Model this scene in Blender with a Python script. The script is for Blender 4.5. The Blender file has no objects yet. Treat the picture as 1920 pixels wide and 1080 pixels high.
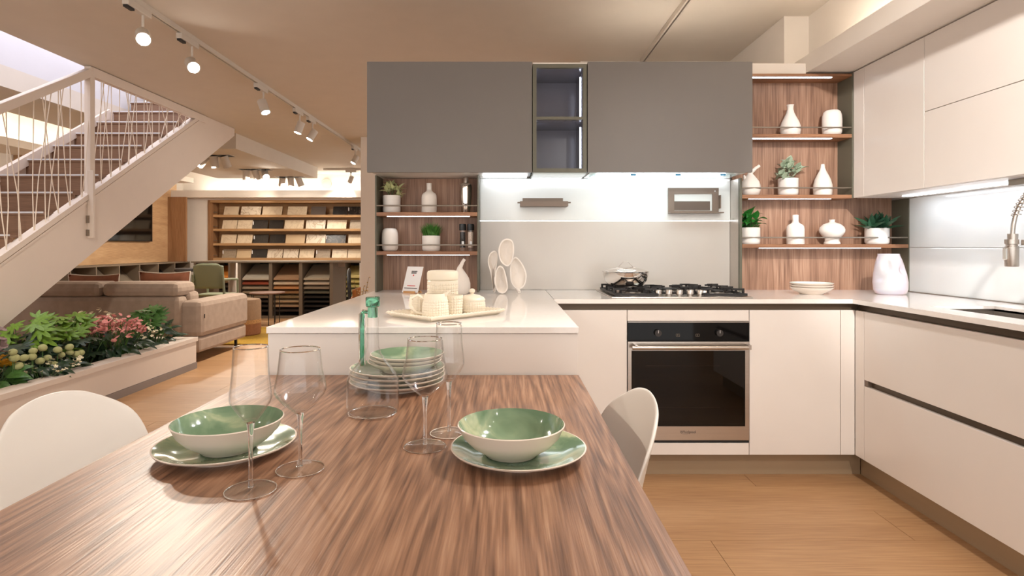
import bpy, math, random
from mathutils import Vector, Matrix, Euler
R = math.radians
random.seed(7)
scene = bpy.context.scene
col = scene.collection
# ---------------------------------------------------------------- camera, world, exposure
F, CX, CY, H = 1100.0, 949.0, 462.5, 1.15          # focal length in pixels, vanishing point, eye height
cam_d = bpy.data.cameras.new('camera'); cam = bpy.data.objects.new('camera', cam_d); col.objects.link(cam)
cam.location = (0, 0, H); cam.rotation_euler = (R(90), 0, 0)
cam_d.sensor_width = 36.0; cam_d.lens = 36.0 * F / 1920.0
cam_d.shift_x = (960.0 - CX) / 1920.0; cam_d.shift_y = (CY - 540.0) / 1920.0
cam_d.clip_start = 0.02; cam_d.clip_end = 100
scene.camera = cam
scene.view_settings.view_transform = 'Standard'; scene.view_settings.look = 'None'
scene.view_settings.exposure = 0.37; scene.view_settings.gamma = 1.0; scene.view_settings.use_curve_mapping = False
world = bpy.data.worlds.new('world'); scene.world = world; world.use_nodes = True
WB = world.node_tree.nodes['Background']; WB.inputs[0].default_value = (1.0, 0.965, 0.93, 1); WB.inputs[1].default_value = 1.4
LK = 1.0                                             # common factor of all lamps
WARM = (1.0, 0.89, 0.75); NEUT = (1.0, 0.965, 0.93); COOL = (0.86, 0.93, 1.0)

def X(u, Y): return (u - CX) * Y / F                 # pixel column -> x at depth Y
def Z(v, Y): return H - (v - CY) * Y / F             # pixel row -> height at depth Y

# ---------------------------------------------------------------- materials
def lin(c):
    return tuple((x / 255 / 12.92) if x / 255 <= 0.04045 else ((x / 255 + 0.055) / 1.055) ** 2.4 for x in c) + (1.0,)
def new_mat(name):
    m = bpy.data.materials.new(name); m.use_nodes = True
    nt = m.node_tree; return m, nt, nt.nodes['Principled BSDF'], nt.nodes.new, nt.links.new
def P(name, c, rough=0.5, metal=0.0, var=0.05, scale=6.0, bump=0.0, bscale=200.0, coat=0.0, spec=0.5, stretch=None):
    m, nt, b, N, L = new_mat(name)
    tc = N('ShaderNodeTexCoord'); mp = N('ShaderNodeMapping'); L(tc.outputs['Object'], mp.inputs[0])
    if stretch: mp.inputs['Scale'].default_value = stretch
    n = N('ShaderNodeTexNoise'); n.inputs['Scale'].default_value = scale; n.inputs['Detail'].default_value = 4
    L(mp.outputs[0], n.inputs['Vector'])
    r = N('ShaderNodeValToRGB'); L(n.outputs['Fac'], r.inputs[0])
    q = lin(c); r.color_ramp.elements[0].position = 0.3; r.color_ramp.elements[1].position = 0.7
    r.color_ramp.elements[0].color = tuple(max(0, x * (1 - var)) for x in q[:3]) + (1,)
    r.color_ramp.elements[1].color = tuple(min(1, x * (1 + var)) for x in q[:3]) + (1,)
    L(r.outputs[0], b.inputs['Base Color'])
    b.inputs['Roughness'].default_value = rough; b.inputs['Metallic'].default_value = metal
    b.inputs['Specular IOR Level'].default_value = spec
    if coat: b.inputs['Coat Weight'].default_value = coat; b.inputs['Coat Roughness'].default_value = 0.06
    if bump:
        n2 = N('ShaderNodeTexNoise'); n2.inputs['Scale'].default_value = bscale; L(mp.outputs[0], n2.inputs['Vector'])
        bp = N('ShaderNodeBump'); bp.inputs['Strength'].default_value = bump; bp.inputs['Distance'].default_value = 0.01
        L(n2.outputs['Fac'], bp.inputs['Height']); L(bp.outputs[0], b.inputs['Normal'])
    return m
def wood(name, dark, mid, light, axis='Y', k=3.0, rings=9.0, rough=0.4, bump=0.12, coat=0.0, rnd=False, contrast=1.0):
    """contour lines of a stretched noise field give the cathedral figure, stretched fine noise the pores"""
    m, nt, b, N, L = new_mat(name)
    tc = N('ShaderNodeTexCoord'); mp = N('ShaderNodeMapping')
    s = {'X': (0.1, 1, 1), 'Y': (1, 0.1, 1), 'Z': (1, 1, 0.1)}[axis]
    mp.inputs['Scale'].default_value = tuple(k * x for x in s)
    src = tc.outputs['Object']
    if rnd:
        oi = N('ShaderNodeObjectInfo'); va = N('ShaderNodeVectorMath'); va.operation = 'SCALE'; va.inputs[0].default_value = (13.0, 17.0, 5.0)
        L(oi.outputs['Random'], va.inputs['Scale']); ad = N('ShaderNodeVectorMath'); L(src, ad.inputs[0]); L(va.outputs[0], ad.inputs[1]); src = ad.outputs[0]
    L(src, mp.inputs[0])
    n1 = N('ShaderNodeTexNoise'); n1.inputs['Scale'].default_value = 1.3; n1.inputs['Detail'].default_value = 2.5; n1.inputs['Roughness'].default_value = 0.45
    L(mp.outputs[0], n1.inputs['Vector'])
    mu = N('ShaderNodeMath'); mu.operation = 'MULTIPLY'; mu.inputs[1].default_value = rings * 6.283; L(n1.outputs['Fac'], mu.inputs[0])
    si = N('ShaderNodeMath'); si.operation = 'SINE'; L(mu.outputs[0], si.inputs[0])
    mp2 = N('ShaderNodeMapping'); s2 = {'X': (0.03, 1, 1), 'Y': (1, 0.03, 1), 'Z': (1, 1, 0.03)}[axis]
    mp2.inputs['Scale'].default_value = tuple(x * 190 for x in s2); L(src, mp2.inputs[0])
    n2 = N('ShaderNodeTexNoise'); n2.inputs['Scale'].default_value = 1.0; n2.inputs['Detail'].default_value = 3; L(mp2.outputs[0], n2.inputs['Vector'])
    ma = N('ShaderNodeMath'); ma.operation = 'MULTIPLY_ADD'; ma.inputs[1].default_value = 0.10 * contrast; ma.inputs[2].default_value = 0.0; L(si.outputs[0], ma.inputs[0])
    mb = N('ShaderNodeMath'); mb.operation = 'MULTIPLY_ADD'; mb.inputs[1].default_value = 0.85; L(n2.outputs['Fac'], mb.inputs[0]); L(ma.outputs[0], mb.inputs[2])
    mc = N('ShaderNodeMath'); mc.operation = 'MULTIPLY_ADD'; mc.inputs[1].default_value = 0.25; mc.inputs[2].default_value = 0.0; L(n1.outputs['Fac'], mc.inputs[0]); L(mb.outputs[0], mc.inputs[2])
    r = N('ShaderNodeValToRGB'); e = r.color_ramp.elements
    e[0].position = 0.30; e[0].color = lin(dark); e[1].position = 0.92; e[1].color = lin(light)
    x = e.new(0.62); x.color = lin(mid)
    L(mc.outputs[0], r.inputs[0]); L(r.outputs[0], b.inputs['Base Color'])
    b.inputs['Roughness'].default_value = rough
    if coat: b.inputs['Coat Weight'].default_value = coat; b.inputs['Coat Roughness'].default_value = 0.15
    bp = N('ShaderNodeBump'); bp.inputs['Strength'].default_value = bump; bp.inputs['Distance'].default_value = 0.002
    L(n2.outputs['Fac'], bp.inputs['Height']); L(bp.outputs[0], b.inputs['Normal'])
    return m
def marble(name, base, vein, rough=0.3):
    m, nt, b, N, L = new_mat(name)
    tc = N('ShaderNodeTexCoord'); oi = N('ShaderNodeObjectInfo'); va = N('ShaderNodeVectorMath'); va.operation = 'SCALE'; va.inputs[0].default_value = (9, 7, 5)
    L(oi.outputs['Random'], va.inputs['Scale']); ad = N('ShaderNodeVectorMath'); L(tc.outputs['Object'], ad.inputs[0]); L(va.outputs[0], ad.inputs[1])
    n = N('ShaderNodeTexNoise'); n.inputs['Scale'].default_value = 5; n.inputs['Detail'].default_value = 6; n.inputs['Distortion'].default_value = 1.2; L(ad.outputs[0], n.inputs['Vector'])
    r = N('ShaderNodeValToRGB'); e = r.color_ramp.elements; e[0].position = 0.47; e[0].color = lin(base); e[1].position = 0.54; e[1].color = lin(base)
    x = e.new(0.505); x.color = lin(vein); L(n.outputs['Fac'], r.inputs[0]); L(r.outputs[0], b.inputs['Base Color']); b.inputs['Roughness'].default_value = rough
    return m
def emit(name, c, s):
    m, nt, b, N, L = new_mat(name)
    b.inputs['Base Color'].default_value = (0.8, 0.8, 0.8, 1); b.inputs['Emission Color'].default_value = tuple(c) + (1,); b.inputs['Emission Strength'].default_value = s * LK
    return m
def glass(name, c=(1, 1, 1), rough=0.0, ior=1.46):
    m, nt, b, N, L = new_mat(name)
    b.inputs['Base Color'].default_value = tuple(c) + (1,); b.inputs['Transmission Weight'].default_value = 1.0
    b.inputs['Roughness'].default_value = rough; b.inputs['IOR'].default_value = ior
    return m
def thin_glass(name, tint=(1, 1, 1), gain=1.0):
    """thin blown wall: passes light straight through, Fresnel mirror on top"""
    m = bpy.data.materials.new(name); m.use_nodes = True; nt = m.node_tree; nt.nodes.clear(); N = nt.nodes.new; L = nt.links.new
    o = N('ShaderNodeOutputMaterial'); t = N('ShaderNodeBsdfTransparent'); t.inputs[0].default_value = tuple(tint) + (1,)
    g = N('ShaderNodeBsdfGlossy'); g.inputs['Roughness'].default_value = 0.01; fr = N('ShaderNodeLayerWeight'); fr.inputs['Blend'].default_value = 0.5
    pw = N('ShaderNodeMath'); pw.operation = 'POWER'; pw.inputs[1].default_value = 4.0; L(fr.outputs['Facing'], pw.inputs[0])
    mu = N('ShaderNodeMath'); mu.operation = 'MULTIPLY_ADD'; mu.inputs[1].default_value = 0.75 * gain; mu.inputs[2].default_value = 0.04; mu.use_clamp = True; L(pw.outputs[0], mu.inputs[0])
    mx = N('ShaderNodeMixShader'); L(mu.outputs[0], mx.inputs[0]); L(t.outputs[0], mx.inputs[1]); L(g.outputs[0], mx.inputs[2]); L(mx.outputs[0], o.inputs[0])
    return m
def glaze(name):
    """sage green reactive glaze with paler clouds"""
    m, nt, b, N, L = new_mat(name)
    tc = N('ShaderNodeTexCoord'); oi = N('ShaderNodeObjectInfo'); va = N('ShaderNodeVectorMath'); va.operation = 'SCALE'; va.inputs[0].default_value = (3, 5, 2)
    L(oi.outputs['Random'], va.inputs['Scale']); ad = N('ShaderNodeVectorMath'); L(tc.outputs['Object'], ad.inputs[0]); L(va.outputs[0], ad.inputs[1])
    n = N('ShaderNodeTexNoise'); n.inputs['Scale'].default_value = 9; n.inputs['Detail'].default_value = 4; n.inputs['Distortion'].default_value = 0.8; L(ad.outputs[0], n.inputs['Vector'])
    r = N('ShaderNodeValToRGB'); e = r.color_ramp.elements; e[0].position = 0.42; e[0].color = lin((108, 136, 106)); e[1].position = 0.66; e[1].color = lin((190, 196, 158))
    x = e.new(0.55); x.color = lin((134, 158, 126)); L(n.outputs['Fac'], r.inputs[0]); L(r.outputs[0], b.inputs['Base Color'])
    b.inputs['Roughness'].default_value = 0.12; b.inputs['Coat Weight'].default_value = 0.5; b.inputs['Coat Roughness'].default_value = 0.03
    return m

M = {}
M['white'] = P('white_lacquer', (229, 220, 212), 0.3, var=0.01)
M['worktop'] = P('quartz_worktop', (240, 233, 227), 0.05, var=0.02, scale=60)
M['wall'] = P('wall_paint', (230, 221, 211), 0.8, var=0.015, bump=0.02)
M['ceil'] = P('ceiling_paint', (216, 206, 194), 0.85, var=0.015)
M['stairw'] = P('stair_paint', (222, 208, 196), 0.55, var=0.015)
M['grey'] = P('charcoal_lacquer', (112, 106, 101), 0.45, var=0.015)
M['olive'] = P('olive_lacquer', (98, 95, 80), 0.45, var=0.02)
M['nichein'] = P('niche_dark', (104, 100, 106), 0.22, var=0.02)
M['gola'] = P('bronze_profile', (86, 72, 58), 0.4, metal=0.4, var=0.03)
M['plinth'] = P('bronze_plinth', (160, 136, 108), 0.45, metal=0.0, var=0.03, stretch=(0.5, 0.5, 8))
M['walnut'] = wood('walnut_table', (96, 66, 48), (146, 107, 81), (180, 142, 113), 'Y', k=5.0, rings=16, rough=0.38, bump=0.3)
M['walnutz'] = wood('walnut_panel', (122, 88, 68), (162, 124, 100), (188, 152, 126), 'Z', k=4.5, rings=9, rough=0.5)
M['walnutx'] = wood('walnut_shelf', (120, 80, 54), (160, 114, 82), (182, 138, 106), 'X', k=3.4, rings=5, rough=0.45)
M['floor'] = wood('oak_floor', (170, 128, 90), (194, 152, 110), (208, 168, 126), 'X', k=1.6, rings=4, rough=0.42, bump=0.08, rnd=True, contrast=0.6)
M['oakx'] = wood('oak_display', (166, 124, 82), (196, 154, 108), (214, 174, 128), 'X', k=2.0, rings=5, rough=0.5, contrast=0.6)
M['oaky'] = wood('oak_wall', (160, 122, 86), (196, 158, 118), (216, 184, 146), 'Y', k=1.6, rings=6, rough=0.5, contrast=0.8)
M['oakz'] = wood('oak_fin', (126, 88, 56), (154, 112, 76), (176, 134, 96), 'Z', k=2.2, rings=5, rough=0.5)
M['stepw'] = wood('stair_wood', (112, 82, 62), (136, 102, 78), (152, 118, 92), 'X', k=2.2, rings=4, rough=0.5)
M['steel'] = P('brushed_steel', (196, 188, 180), 0.28, metal=1.0, var=0.04, scale=20, stretch=(0.2, 8, 8))
M['chrome'] = P('chrome', (226, 222, 218), 0.06, metal=1.0, var=0.01)
M['alu'] = P('aluminium', (150, 140, 128), 0.35, metal=0.8, var=0.03)
M['bronze'] = P('bronze_sheet', (122, 106, 94), 0.45, metal=0.3, var=0.03)
M['blackg'] = P('black_glass', (10, 8, 8), 0.04, var=0.0, spec=0.2)
M['black'] = P('black_matt', (24, 22, 22), 0.5, var=0.05)
M['iron'] = P('cast_iron', (34, 31, 30), 0.55, var=0.06, bump=0.05)
M['ceram'] = P('matt_ceramic', (238, 230, 222), 0.6, var=0.015)
M['pot'] = P('glossy_pot', (236, 230, 224), 0.25, var=0.01)
M['cream'] = P('cream_stoneware', (237, 226, 206), 0.3, var=0.02)
M['china'] = P('white_china', (226, 212, 198), 0.2, var=0.01)
M['sage'] = glaze('sage_glaze')
M['shell'] = P('white_plastic', (226, 220, 212), 0.42, var=0.01)
M['glass'] = glass('clear_glass'); M['thin'] = thin_glass('blown_glass', (0.997, 0.998, 0.998), 1.0)
M['greeng'] = glass('green_glass', (0.16, 0.55, 0.38))
M['splash'] = P('back_painted_glass', (226, 228, 226), 0.06, var=0.01, coat=0.4)
M['splashb'] = P('beige_splash', (203, 195, 187), 0.12, var=0.01)
M['led'] = emit('led_strip', COOL, 6.5); M['ledw'] = emit('cove_led', (1.0, 0.92, 0.80), 20.0); M['lens'] = emit('spot_lens', (1, 0.93, 0.82), 90.0)
M['hoodled'] = emit('hood_led', COOL, 4.6)
M['spotw'] = P('spot_white', (206, 196, 184), 0.45, var=0.01)
M['sofa'] = P('taupe_velvet', (166, 146, 130), 0.9, var=0.09, scale=14, bump=0.06, bscale=300)
M['rust'] = P('rust_velvet', (126, 74, 48), 0.8, var=0.18, scale=9)
M['cordm'] = P('cream_cord', (230, 216, 200), 0.7)
M['pouft'] = P('beige_fabric', (170, 140, 112), 0.9, var=0.08, scale=40)
M['poufb'] = P('terracotta_fabric', (160, 108, 74), 0.9, var=0.12, scale=40)
M['rug'] = P('mustard_rug', (176, 138, 44), 1.0, var=0.2, scale=60, bump=0.3)
M['taupe'] = P('taupe_laminate', (122, 108, 92), 0.5, var=0.02)
M['gchair'] = P('sage_plastic', (146, 152, 124), 0.45, var=0.02)
M['tan'] = P('tan_leather', (176, 116, 66), 0.5, var=0.1)
M['tv'] = P('tv_screen', (8, 7, 7), 0.08, var=0.0)
M['soil'] = P('soil', (38, 28, 22), 0.95, var=0.3, scale=60)
M['leafb'] = P('leaf_bright', (104, 140, 40), 0.45, var=0.3, scale=12)
M['leafm'] = P('leaf_mid', (62, 100, 42), 0.45, var=0.3, scale=12)
M['leafd'] = P('leaf_dark', (36, 58, 38), 0.35, var=0.35, scale=12)
M['leafg'] = P('leaf_grey', (160, 174, 150), 0.6, var=0.25, scale=14)
M['leafv'] = P('leaf_variegated', (206, 208, 154), 0.5, var=0.45, scale=90)
M['leafe'] = P('leaf_emerald', (40, 110, 40), 0.35, var=0.3, scale=14)
M['leafs'] = P('leaf_agave', (52, 92, 66), 0.4, var=0.3, scale=14)
M['pink'] = P('pink_petal', (224, 150, 144), 0.7, var=0.2, scale=30)
M['petal'] = P('white_petal', (232, 222, 190), 0.7, var=0.1, scale=30)
M['pompon'] = P('pompon_petal', (196, 198, 140), 0.8, var=0.2, scale=90, bump=0.6, bscale=160)
M['yellow'] = P('yellow_petal', (206, 150, 30), 0.7, var=0.2)
M['mauve'] = P('mauve_plume', (140, 118, 116), 0.8, var=0.2)
M['twig'] = P('dry_twig', (110, 84, 48), 0.8, var=0.2)
M['skirt'] = P('grey_skirting', (140, 128, 122), 0.5)
M['gwood'] = P('light_wood', (206, 156, 104), 0.5, var=0.1, stretch=(1, 8, 8))
M['red'] = P('red_print', (206, 48, 48), 0.6); M['ink'] = P('dark_print', (54, 52, 54), 0.6); M['paper'] = P('white_card', (238, 236, 236), 0.3, var=0.005)
M['salt'] = P('pink_salt', (206, 186, 170), 0.8, var=0.3, scale=300); M['pepper'] = P('peppercorns', (44, 38, 36), 0.8, var=0.6, scale=300)
M['tape'] = P('blue_tape', (60, 150, 200), 0.5)
M['shaft'] = P('shaft_paint', (214, 212, 216), 0.8, var=0.01)
# iridescent glass vase
m, nt, b, N, L = new_mat('pearl_lustre'); b.inputs['Base Color'].default_value = lin((204, 198, 202)); b.inputs['Roughness'].default_value = 0.05; b.inputs['Specular IOR Level'].default_value = 0.9
b.inputs['Thin Film Thickness'].default_value = 380; b.inputs['Coat Weight'].default_value = 0.6; b.inputs['Coat Roughness'].default_value = 0.02; M['pearl'] = m
# mirror-polished pan steel with brick-like embossed stoneware
m, nt, b, N, L = new_mat('embossed_stoneware'); b.inputs['Base Color'].default_value = lin((232, 218, 188)); b.inputs['Roughness'].default_value = 0.32; M['emboss'] = m

# ---------------------------------------------------------------- mesh builder
OFF = {}
class G:
    def __init__(s): s.v = []; s.f = []
    def add(s, vs, fs):
        n = len(s.v); s.v += [tuple(p) for p in vs]; s.f += [tuple(i + n for i in f) for f in fs]; return s
    def box(s, x0, x1, y0, y1, z0, z1):
        x0, x1 = min(x0, x1), max(x0, x1); y0, y1 = min(y0, y1), max(y0, y1); z0, z1 = min(z0, z1), max(z0, z1)
        return s.add([(x0, y0, z0), (x1, y0, z0), (x1, y1, z0), (x0, y1, z0), (x0, y0, z1), (x1, y0, z1), (x1, y1, z1), (x0, y1, z1)],
                     [(0, 3, 2, 1), (4, 5, 6, 7), (0, 1, 5, 4), (1, 2, 6, 5), (2, 3, 7, 6), (3, 0, 4, 7)])
    def prism(s, poly, a, b, axis='X'):
        """polygon given in the other two axes, extruded from a to b along axis"""
        n = len(poly)
        mk = {'X': lambda p, t: (t, p[0], p[1]), 'Y': lambda p, t: (p[0], t, p[1]), 'Z': lambda p, t: (p[0], p[1], t)}[axis]
        vs = [mk(p, a) for p in poly] + [mk(p, b) for p in poly]
        return s.add(vs, [tuple(range(n))[::-1], tuple(range(n, 2 * n))] + [(i, (i + 1) % n, n + (i + 1) % n, n + i) for i in range(n)])
    def lathe(s, prof, c=(0, 0, 0), n=28, sq=None, cap0=True, cap1=True):
        vs = []; k = len(prof)
        for r, z in prof:
            for i in range(n):
                a = 2 * math.pi * i / n; x, y = math.cos(a), math.sin(a)
                vs.append((c[0] + r * x, c[1] + r * y, c[2] + z))
        fs = [(j * n + i, j * n + (i + 1) % n, (j + 1) * n + (i + 1) % n, (j + 1) * n + i) for j in range(k - 1) for i in range(n)]
        if cap0 and prof[0][0] > 1e-5: fs.append(tuple(range(n))[::-1])
        if cap1 and prof[-1][0] > 1e-5: fs.append(tuple(range((k - 1) * n, k * n)))
        return s.add(vs, fs)
    def tube(s, pts, r, n=8, closed=False):
        pts = [Vector(p) for p in pts]; k = len(pts); rr = r if isinstance(r, (list, tuple)) else [r] * k; vs = []
        up = None
        for j, p in enumerate(pts):
            a = pts[(j - 1) % k] if (closed or j > 0) else p; b = pts[(j + 1) % k] if (closed or j < k - 1) else p
            d = (b - a).normalized()
            if up is None: up = Vector((0, 0, 1)) if abs(d.z) < 0.9 else Vector((1, 0, 0))
            e1 = d.cross(up); e1 = e1.normalized() if e1.length > 1e-6 else d.orthogonal().normalized(); e2 = e1.cross(d).normalized(); up = e2
            for i in range(n):
                t = 2 * math.pi * i / n; vs.append(p + e1 * rr[j] * math.cos(t) + e2 * rr[j] * math.sin(t))
        m_ = k if closed else k - 1
        fs = [(j * n + i, j * n + (i + 1) % n, ((j + 1) % k) * n + (i + 1) % n, ((j + 1) % k) * n + i) for j in range(m_) for i in range(n)]
        if not closed: fs += [tuple(range(n))[::-1], tuple(range((k - 1) * n, k * n))]
        return s.add(vs, fs)
    def cyl(s, p0, p1, r, n=16): return s.tube([p0, p1], r, n)
    def grid(s, fn, nu, nv):
        vs = [fn(i / nu, j / nv) for j in range(nv + 1) for i in range(nu + 1)]; w = nu + 1
        return s.add(vs, [(j * w + i, j * w + i + 1, (j + 1) * w + i + 1, (j + 1) * w + i) for j in range(nv) for i in range(nu)])
    def mesh(s, name, mat, smooth=False, off=(0, 0, 0)):
        me = bpy.data.meshes.new(name); me.from_pydata([(p[0] - off[0], p[1] - off[1], p[2] - off[2]) for p in s.v], [], s.f)
        me.materials.append(M[mat] if isinstance(mat, str) else mat); me.validate(); me.update()
        if smooth: me.shade_smooth(); me.set_sharp_from_angle(angle=R(40))
        return me
    def build(s, name, mat, parent=None, smooth=False, bevel=0.0, solid=0.0, sub=0, loc=None):
        """vertices are in world space when parent has an offset, in the parent's space otherwise"""
        off = OFF.get(parent, (0, 0, 0)) if parent is not None else (loc or (0, 0, 0))
        o = bpy.data.objects.new(name, s.mesh(name, mat, smooth, off)); col.objects.link(o)
        if parent is not None: o.parent = parent; OFF[o] = off
        elif loc: o.location = loc; OFF[o] = tuple(loc)
        if solid: md = o.modifiers.new('solid', 'SOLIDIFY'); md.thickness = solid; md.offset = 0
        if sub: md = o.modifiers.new('sub', 'SUBSURF'); md.levels = sub; md.render_levels = sub
        if bevel: md = o.modifiers.new('bevel', 'BEVEL'); md.width = bevel; md.segments = 2; md.limit_method = 'ANGLE'; md.harden_normals = False
        return o
def B(*a): return G().box(*a)
def tag(o, label=None, cat=None, group=None, kind=None):
    if label: o['label'] = label
    if cat: o['category'] = cat
    if group: o['group'] = group
    if kind: o['kind'] = kind
    return o
def thing(name, label, cat, loc=(0, 0, 0), rz=0.0, group=None, world_space=False):
    o = bpy.data.objects.new(name, None); col.objects.link(o); o.location = loc; o.rotation_euler = (0, 0, rz); o.empty_display_size = 0.05
    if world_space: OFF[o] = tuple(loc)
    return tag(o, label, cat, group)
def struct(o): o['kind'] = 'structure'; return o
def part(name, mesh, parent, loc=(0, 0, 0), rot=(0, 0, 0), sc=1.0):
    """a piece that shares its mesh with alike pieces"""
    o = bpy.data.objects.new(name, mesh); col.objects.link(o); o.parent = parent; o.location = loc; o.rotation_euler = rot
    o.scale = (sc, sc, sc) if not isinstance(sc, tuple) else sc
    return o
def copy_tree(o, parent=None):
    c = o.copy(); col.objects.link(c); c.parent = parent
    for ch in list(o.children): copy_tree(ch, c)
    return c
def lamp(kind, loc, target, energy, color, parent=None, size=0.05, spot=60, blend=0.5, name='lamp_light', sy=None):
    d = bpy.data.lights.new(name, kind); d.energy = energy * LK; d.color = color
    if kind == 'SPOT': d.spot_size = R(spot); d.spot_blend = blend; d.shadow_soft_size = size
    elif kind == 'AREA':
        d.size = size
        if sy: d.shape = 'RECTANGLE'; d.size_y = sy
    else: d.shadow_soft_size = size
    o = bpy.data.objects.new(name, d); col.objects.link(o)
    o.rotation_euler = (Vector(target) - Vector(loc)).to_track_quat('-Z', 'Y').to_euler()
    o.location = loc
    if parent is not None: o.parent = parent; o.location = Vector(loc) - Vector(parent.location)
    return o
# ================================================================= THE SETTING
ZC = 2.65
fl = struct(B(-6.8, 2.45, -1.5, 12.5, -0.06, -0.012).build('floor', 'floor'))
pk = G().box(-1.149, 1.149, -0.1295, 0.1295, -0.012, 0.0).mesh('plank', 'floor')
for r_ in range(52):
    o_ = (0, 0.8, 1.5, 0.4)[r_ % 4]
    for c_ in range(5):
        x_ = -6.8 + o_ - 0.8 + 2.3 * c_ + 0.35
        if x_ - 1.15 > 2.3: continue
        o = bpy.data.objects.new('plank', pk); col.objects.link(o); o.parent = fl; o.location = (x_, -1.0 + 0.26 * r_ + 0.045, 0)
# ceiling with the stair opening
OX0, OX1, OY0, OY1 = -4.43, -3.51, 2.0, 7.2
g = G(); g.box(-5.55, OX0, -1.5, 12.4, ZC, ZC + 0.1); g.box(OX1, 2.45, -1.5, 12.4, ZC, ZC + 0.1); g.box(OX0, OX1, -1.5, OY0, ZC, ZC + 0.1); g.box(OX0, OX1, OY1, 12.4, ZC, ZC + 0.1)
struct(g.build('ceiling', 'ceil'))
struct(G().box(-6.8, -5.45, -1.5, 12.4, 3.0, 3.05).box(-5.55, -5.45, -1.5, 12.4, ZC + 0.1, 3.0).build('ceiling', 'ceil'))
g = G(); g.box(OX0 - 0.1, OX0, OY0, OY1, ZC + 0.1, 4.3); struct(g.build('wall_shaft_left', 'shaft'))
struct(B(OX1, OX1 + 0.1, OY0, OY1, ZC + 0.1, 4.3).build('wall_shaft_right', 'shaft'))
struct(B(OX0, OX1, OY1 + 0.6, OY1 + 0.7, ZC + 0.1, 4.3).build('wall_shaft_back', 'shaft'))
struct(B(OX0, OX1, OY0 - 0.1, OY0, ZC + 0.1, 4.3).build('wall_shaft_front', 'shaft'))
struct(B(OX0 - 0.03, OX0, OY0, OY1, ZC - 0.09, ZC).build('trim_1', 'ceil'))
lamp('AREA', (-3.97, 4.6, 4.25), (-3.97, 4.6, 0), 55, (0.88, 0.89, 1.0), size=0.85, sy=4.8, name='upper_floor_light')
# walls
struct(B(-0.755, 2.33, 3.52, 3.60, 0, 2.135).build('wall_kitchen', 'wall'))
struct(B(2.315, 2.45, -1.5, 4.75, 0, 2.15).build('wall_right', 'wall'))
struct(B(1.97, 2.45, -1.5, 4.75, 2.15, ZC).build('wall_right_upper', 'wall'))
struct(B(0.6, 2.45, 4.75, 4.85, 0, ZC).build('wall_rear', 'wall'))
struct(B(1.81, 1.97, 3.82, 4.75, 2.15, ZC).build('trim_2', 'wall'))
s_ = G().prism([(1.725, 2.15), (1.97, 2.15), (1.97, 2.19), (1.755, 2.19), (1.755, 2.25), (1.725, 2.25)], -1.5, 3.62, 'Y')
struct(s_.build('trim_3', 'wall', bevel=0.002))
struct(G().prism([(3.375, 2.145), (3.75, 2.145), (3.75, 2.16), (3.40, 2.16), (3.40, 2.205), (3.375, 2.205)], 1.34, 1.725, 'X').build('trim_4', 'wall', bevel=0.002))
struct(B(0.6, 2.3, 3.60, 3.75, 2.08, 2.135).build('trim_5', 'wall'))
tag(B(1.80, 1.83, -1.4, 3.3, 2.19, 2.205).build('cove_light_strip', 'ledw'), 'warm LED strip hidden on top of the soffit over the white wall units', 'light strip')
tag(B(0.7, 1.7, 3.66, 3.69, 2.135, 2.15).build('cove_light_strip', 'ledw'), 'warm LED strip on the ledge behind the grey wall cabinets', 'light strip')
# showroom shell
struct(B(-6.85, -6.72, -1.5, 12.4, 0, 3.0).build('wall_left', 'wall'))
YF = 11.8
g = G(); g.box(-6.72, 2.45, 12.2, 12.35, 0, 3.0); struct(g.build('wall_back', 'wall'))
NX0, NX1, NZ0, NZ1 = X(390, YF), -1.2, 0.845, Z(375, YF)
g = G(); g.box(-6.72, NX0, YF, 12.2, 0, 2.26); g.box(NX0, NX1, YF, 12.2, NZ1, 2.26); g.box(NX1, 2.45, YF, 12.2, 0, 2.26); struct(g.build('wall_back_front', 'wall'))
struct(B(-6.72, 2.45, 11.55, 12.2, 2.12, 2.26).build('trim_6', 'wall', bevel=0.003))
struct(B(-6.72, -6.15, 4.0, 11.55, 2.40, 2.50).build('trim_7', 'wall', bevel=0.003))
tag(B(-6.3, 0.5, 11.95, 12.0, 2.26, 2.28).build('cove_light_strip', 'ledw'), 'warm LED strip in the cove above the tile display wall', 'light strip')
tag(B(-6.55, -6.5, 4.2, 11.4, 2.50, 2.52).build('cove_light_strip', 'ledw'), 'warm LED strip in the cove along the television wall', 'light strip')
struct(B(-1.99, -1.5, 8.03, 8.5, 0, ZC).build('wall_pillar', 'wall'))
struct(B(-5.45, -3.57, 7.75, 11.1, 2.443, ZC).build('ceiling_drop', 'ceil'))
struct(B(-6.72, -6.6, 8.0, 11.75, 0.86, 2.40).build('wall_left_panel', 'oaky'))
struct(B(-6.6, -6.25, 11.44, 11.5, 0.86, 2.12).build('trim_8', 'oakz', bevel=0.002))

# ================================================================= KITCHEN CARCASS
WT = 0.893; YW = 3.5; YD = 2.887; YE = 2.865
ZDt, ZDb = 0.839, 0.124
# worktops
tag(B(-0.768, 0.2325, 1.877, YW, WT - 0.021, WT).build('peninsula_worktop', 'worktop', bevel=0.0015, loc=(-0.27, 2.6, WT - 0.021)),
    'glossy pale quartz worktop slab of the peninsula carrying the cream tea set', 'worktop')
SX0, SX1, SY0, SY1 = 1.83, 2.11, 1.72, 2.535
g = G(); RX0, RY0 = 1.692, 0.9
poly = [(0.2345, YE), (RX0, YE), (RX0, RY0), (2.31, RY0), (2.31, YW), (0.2345, YW)]
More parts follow.
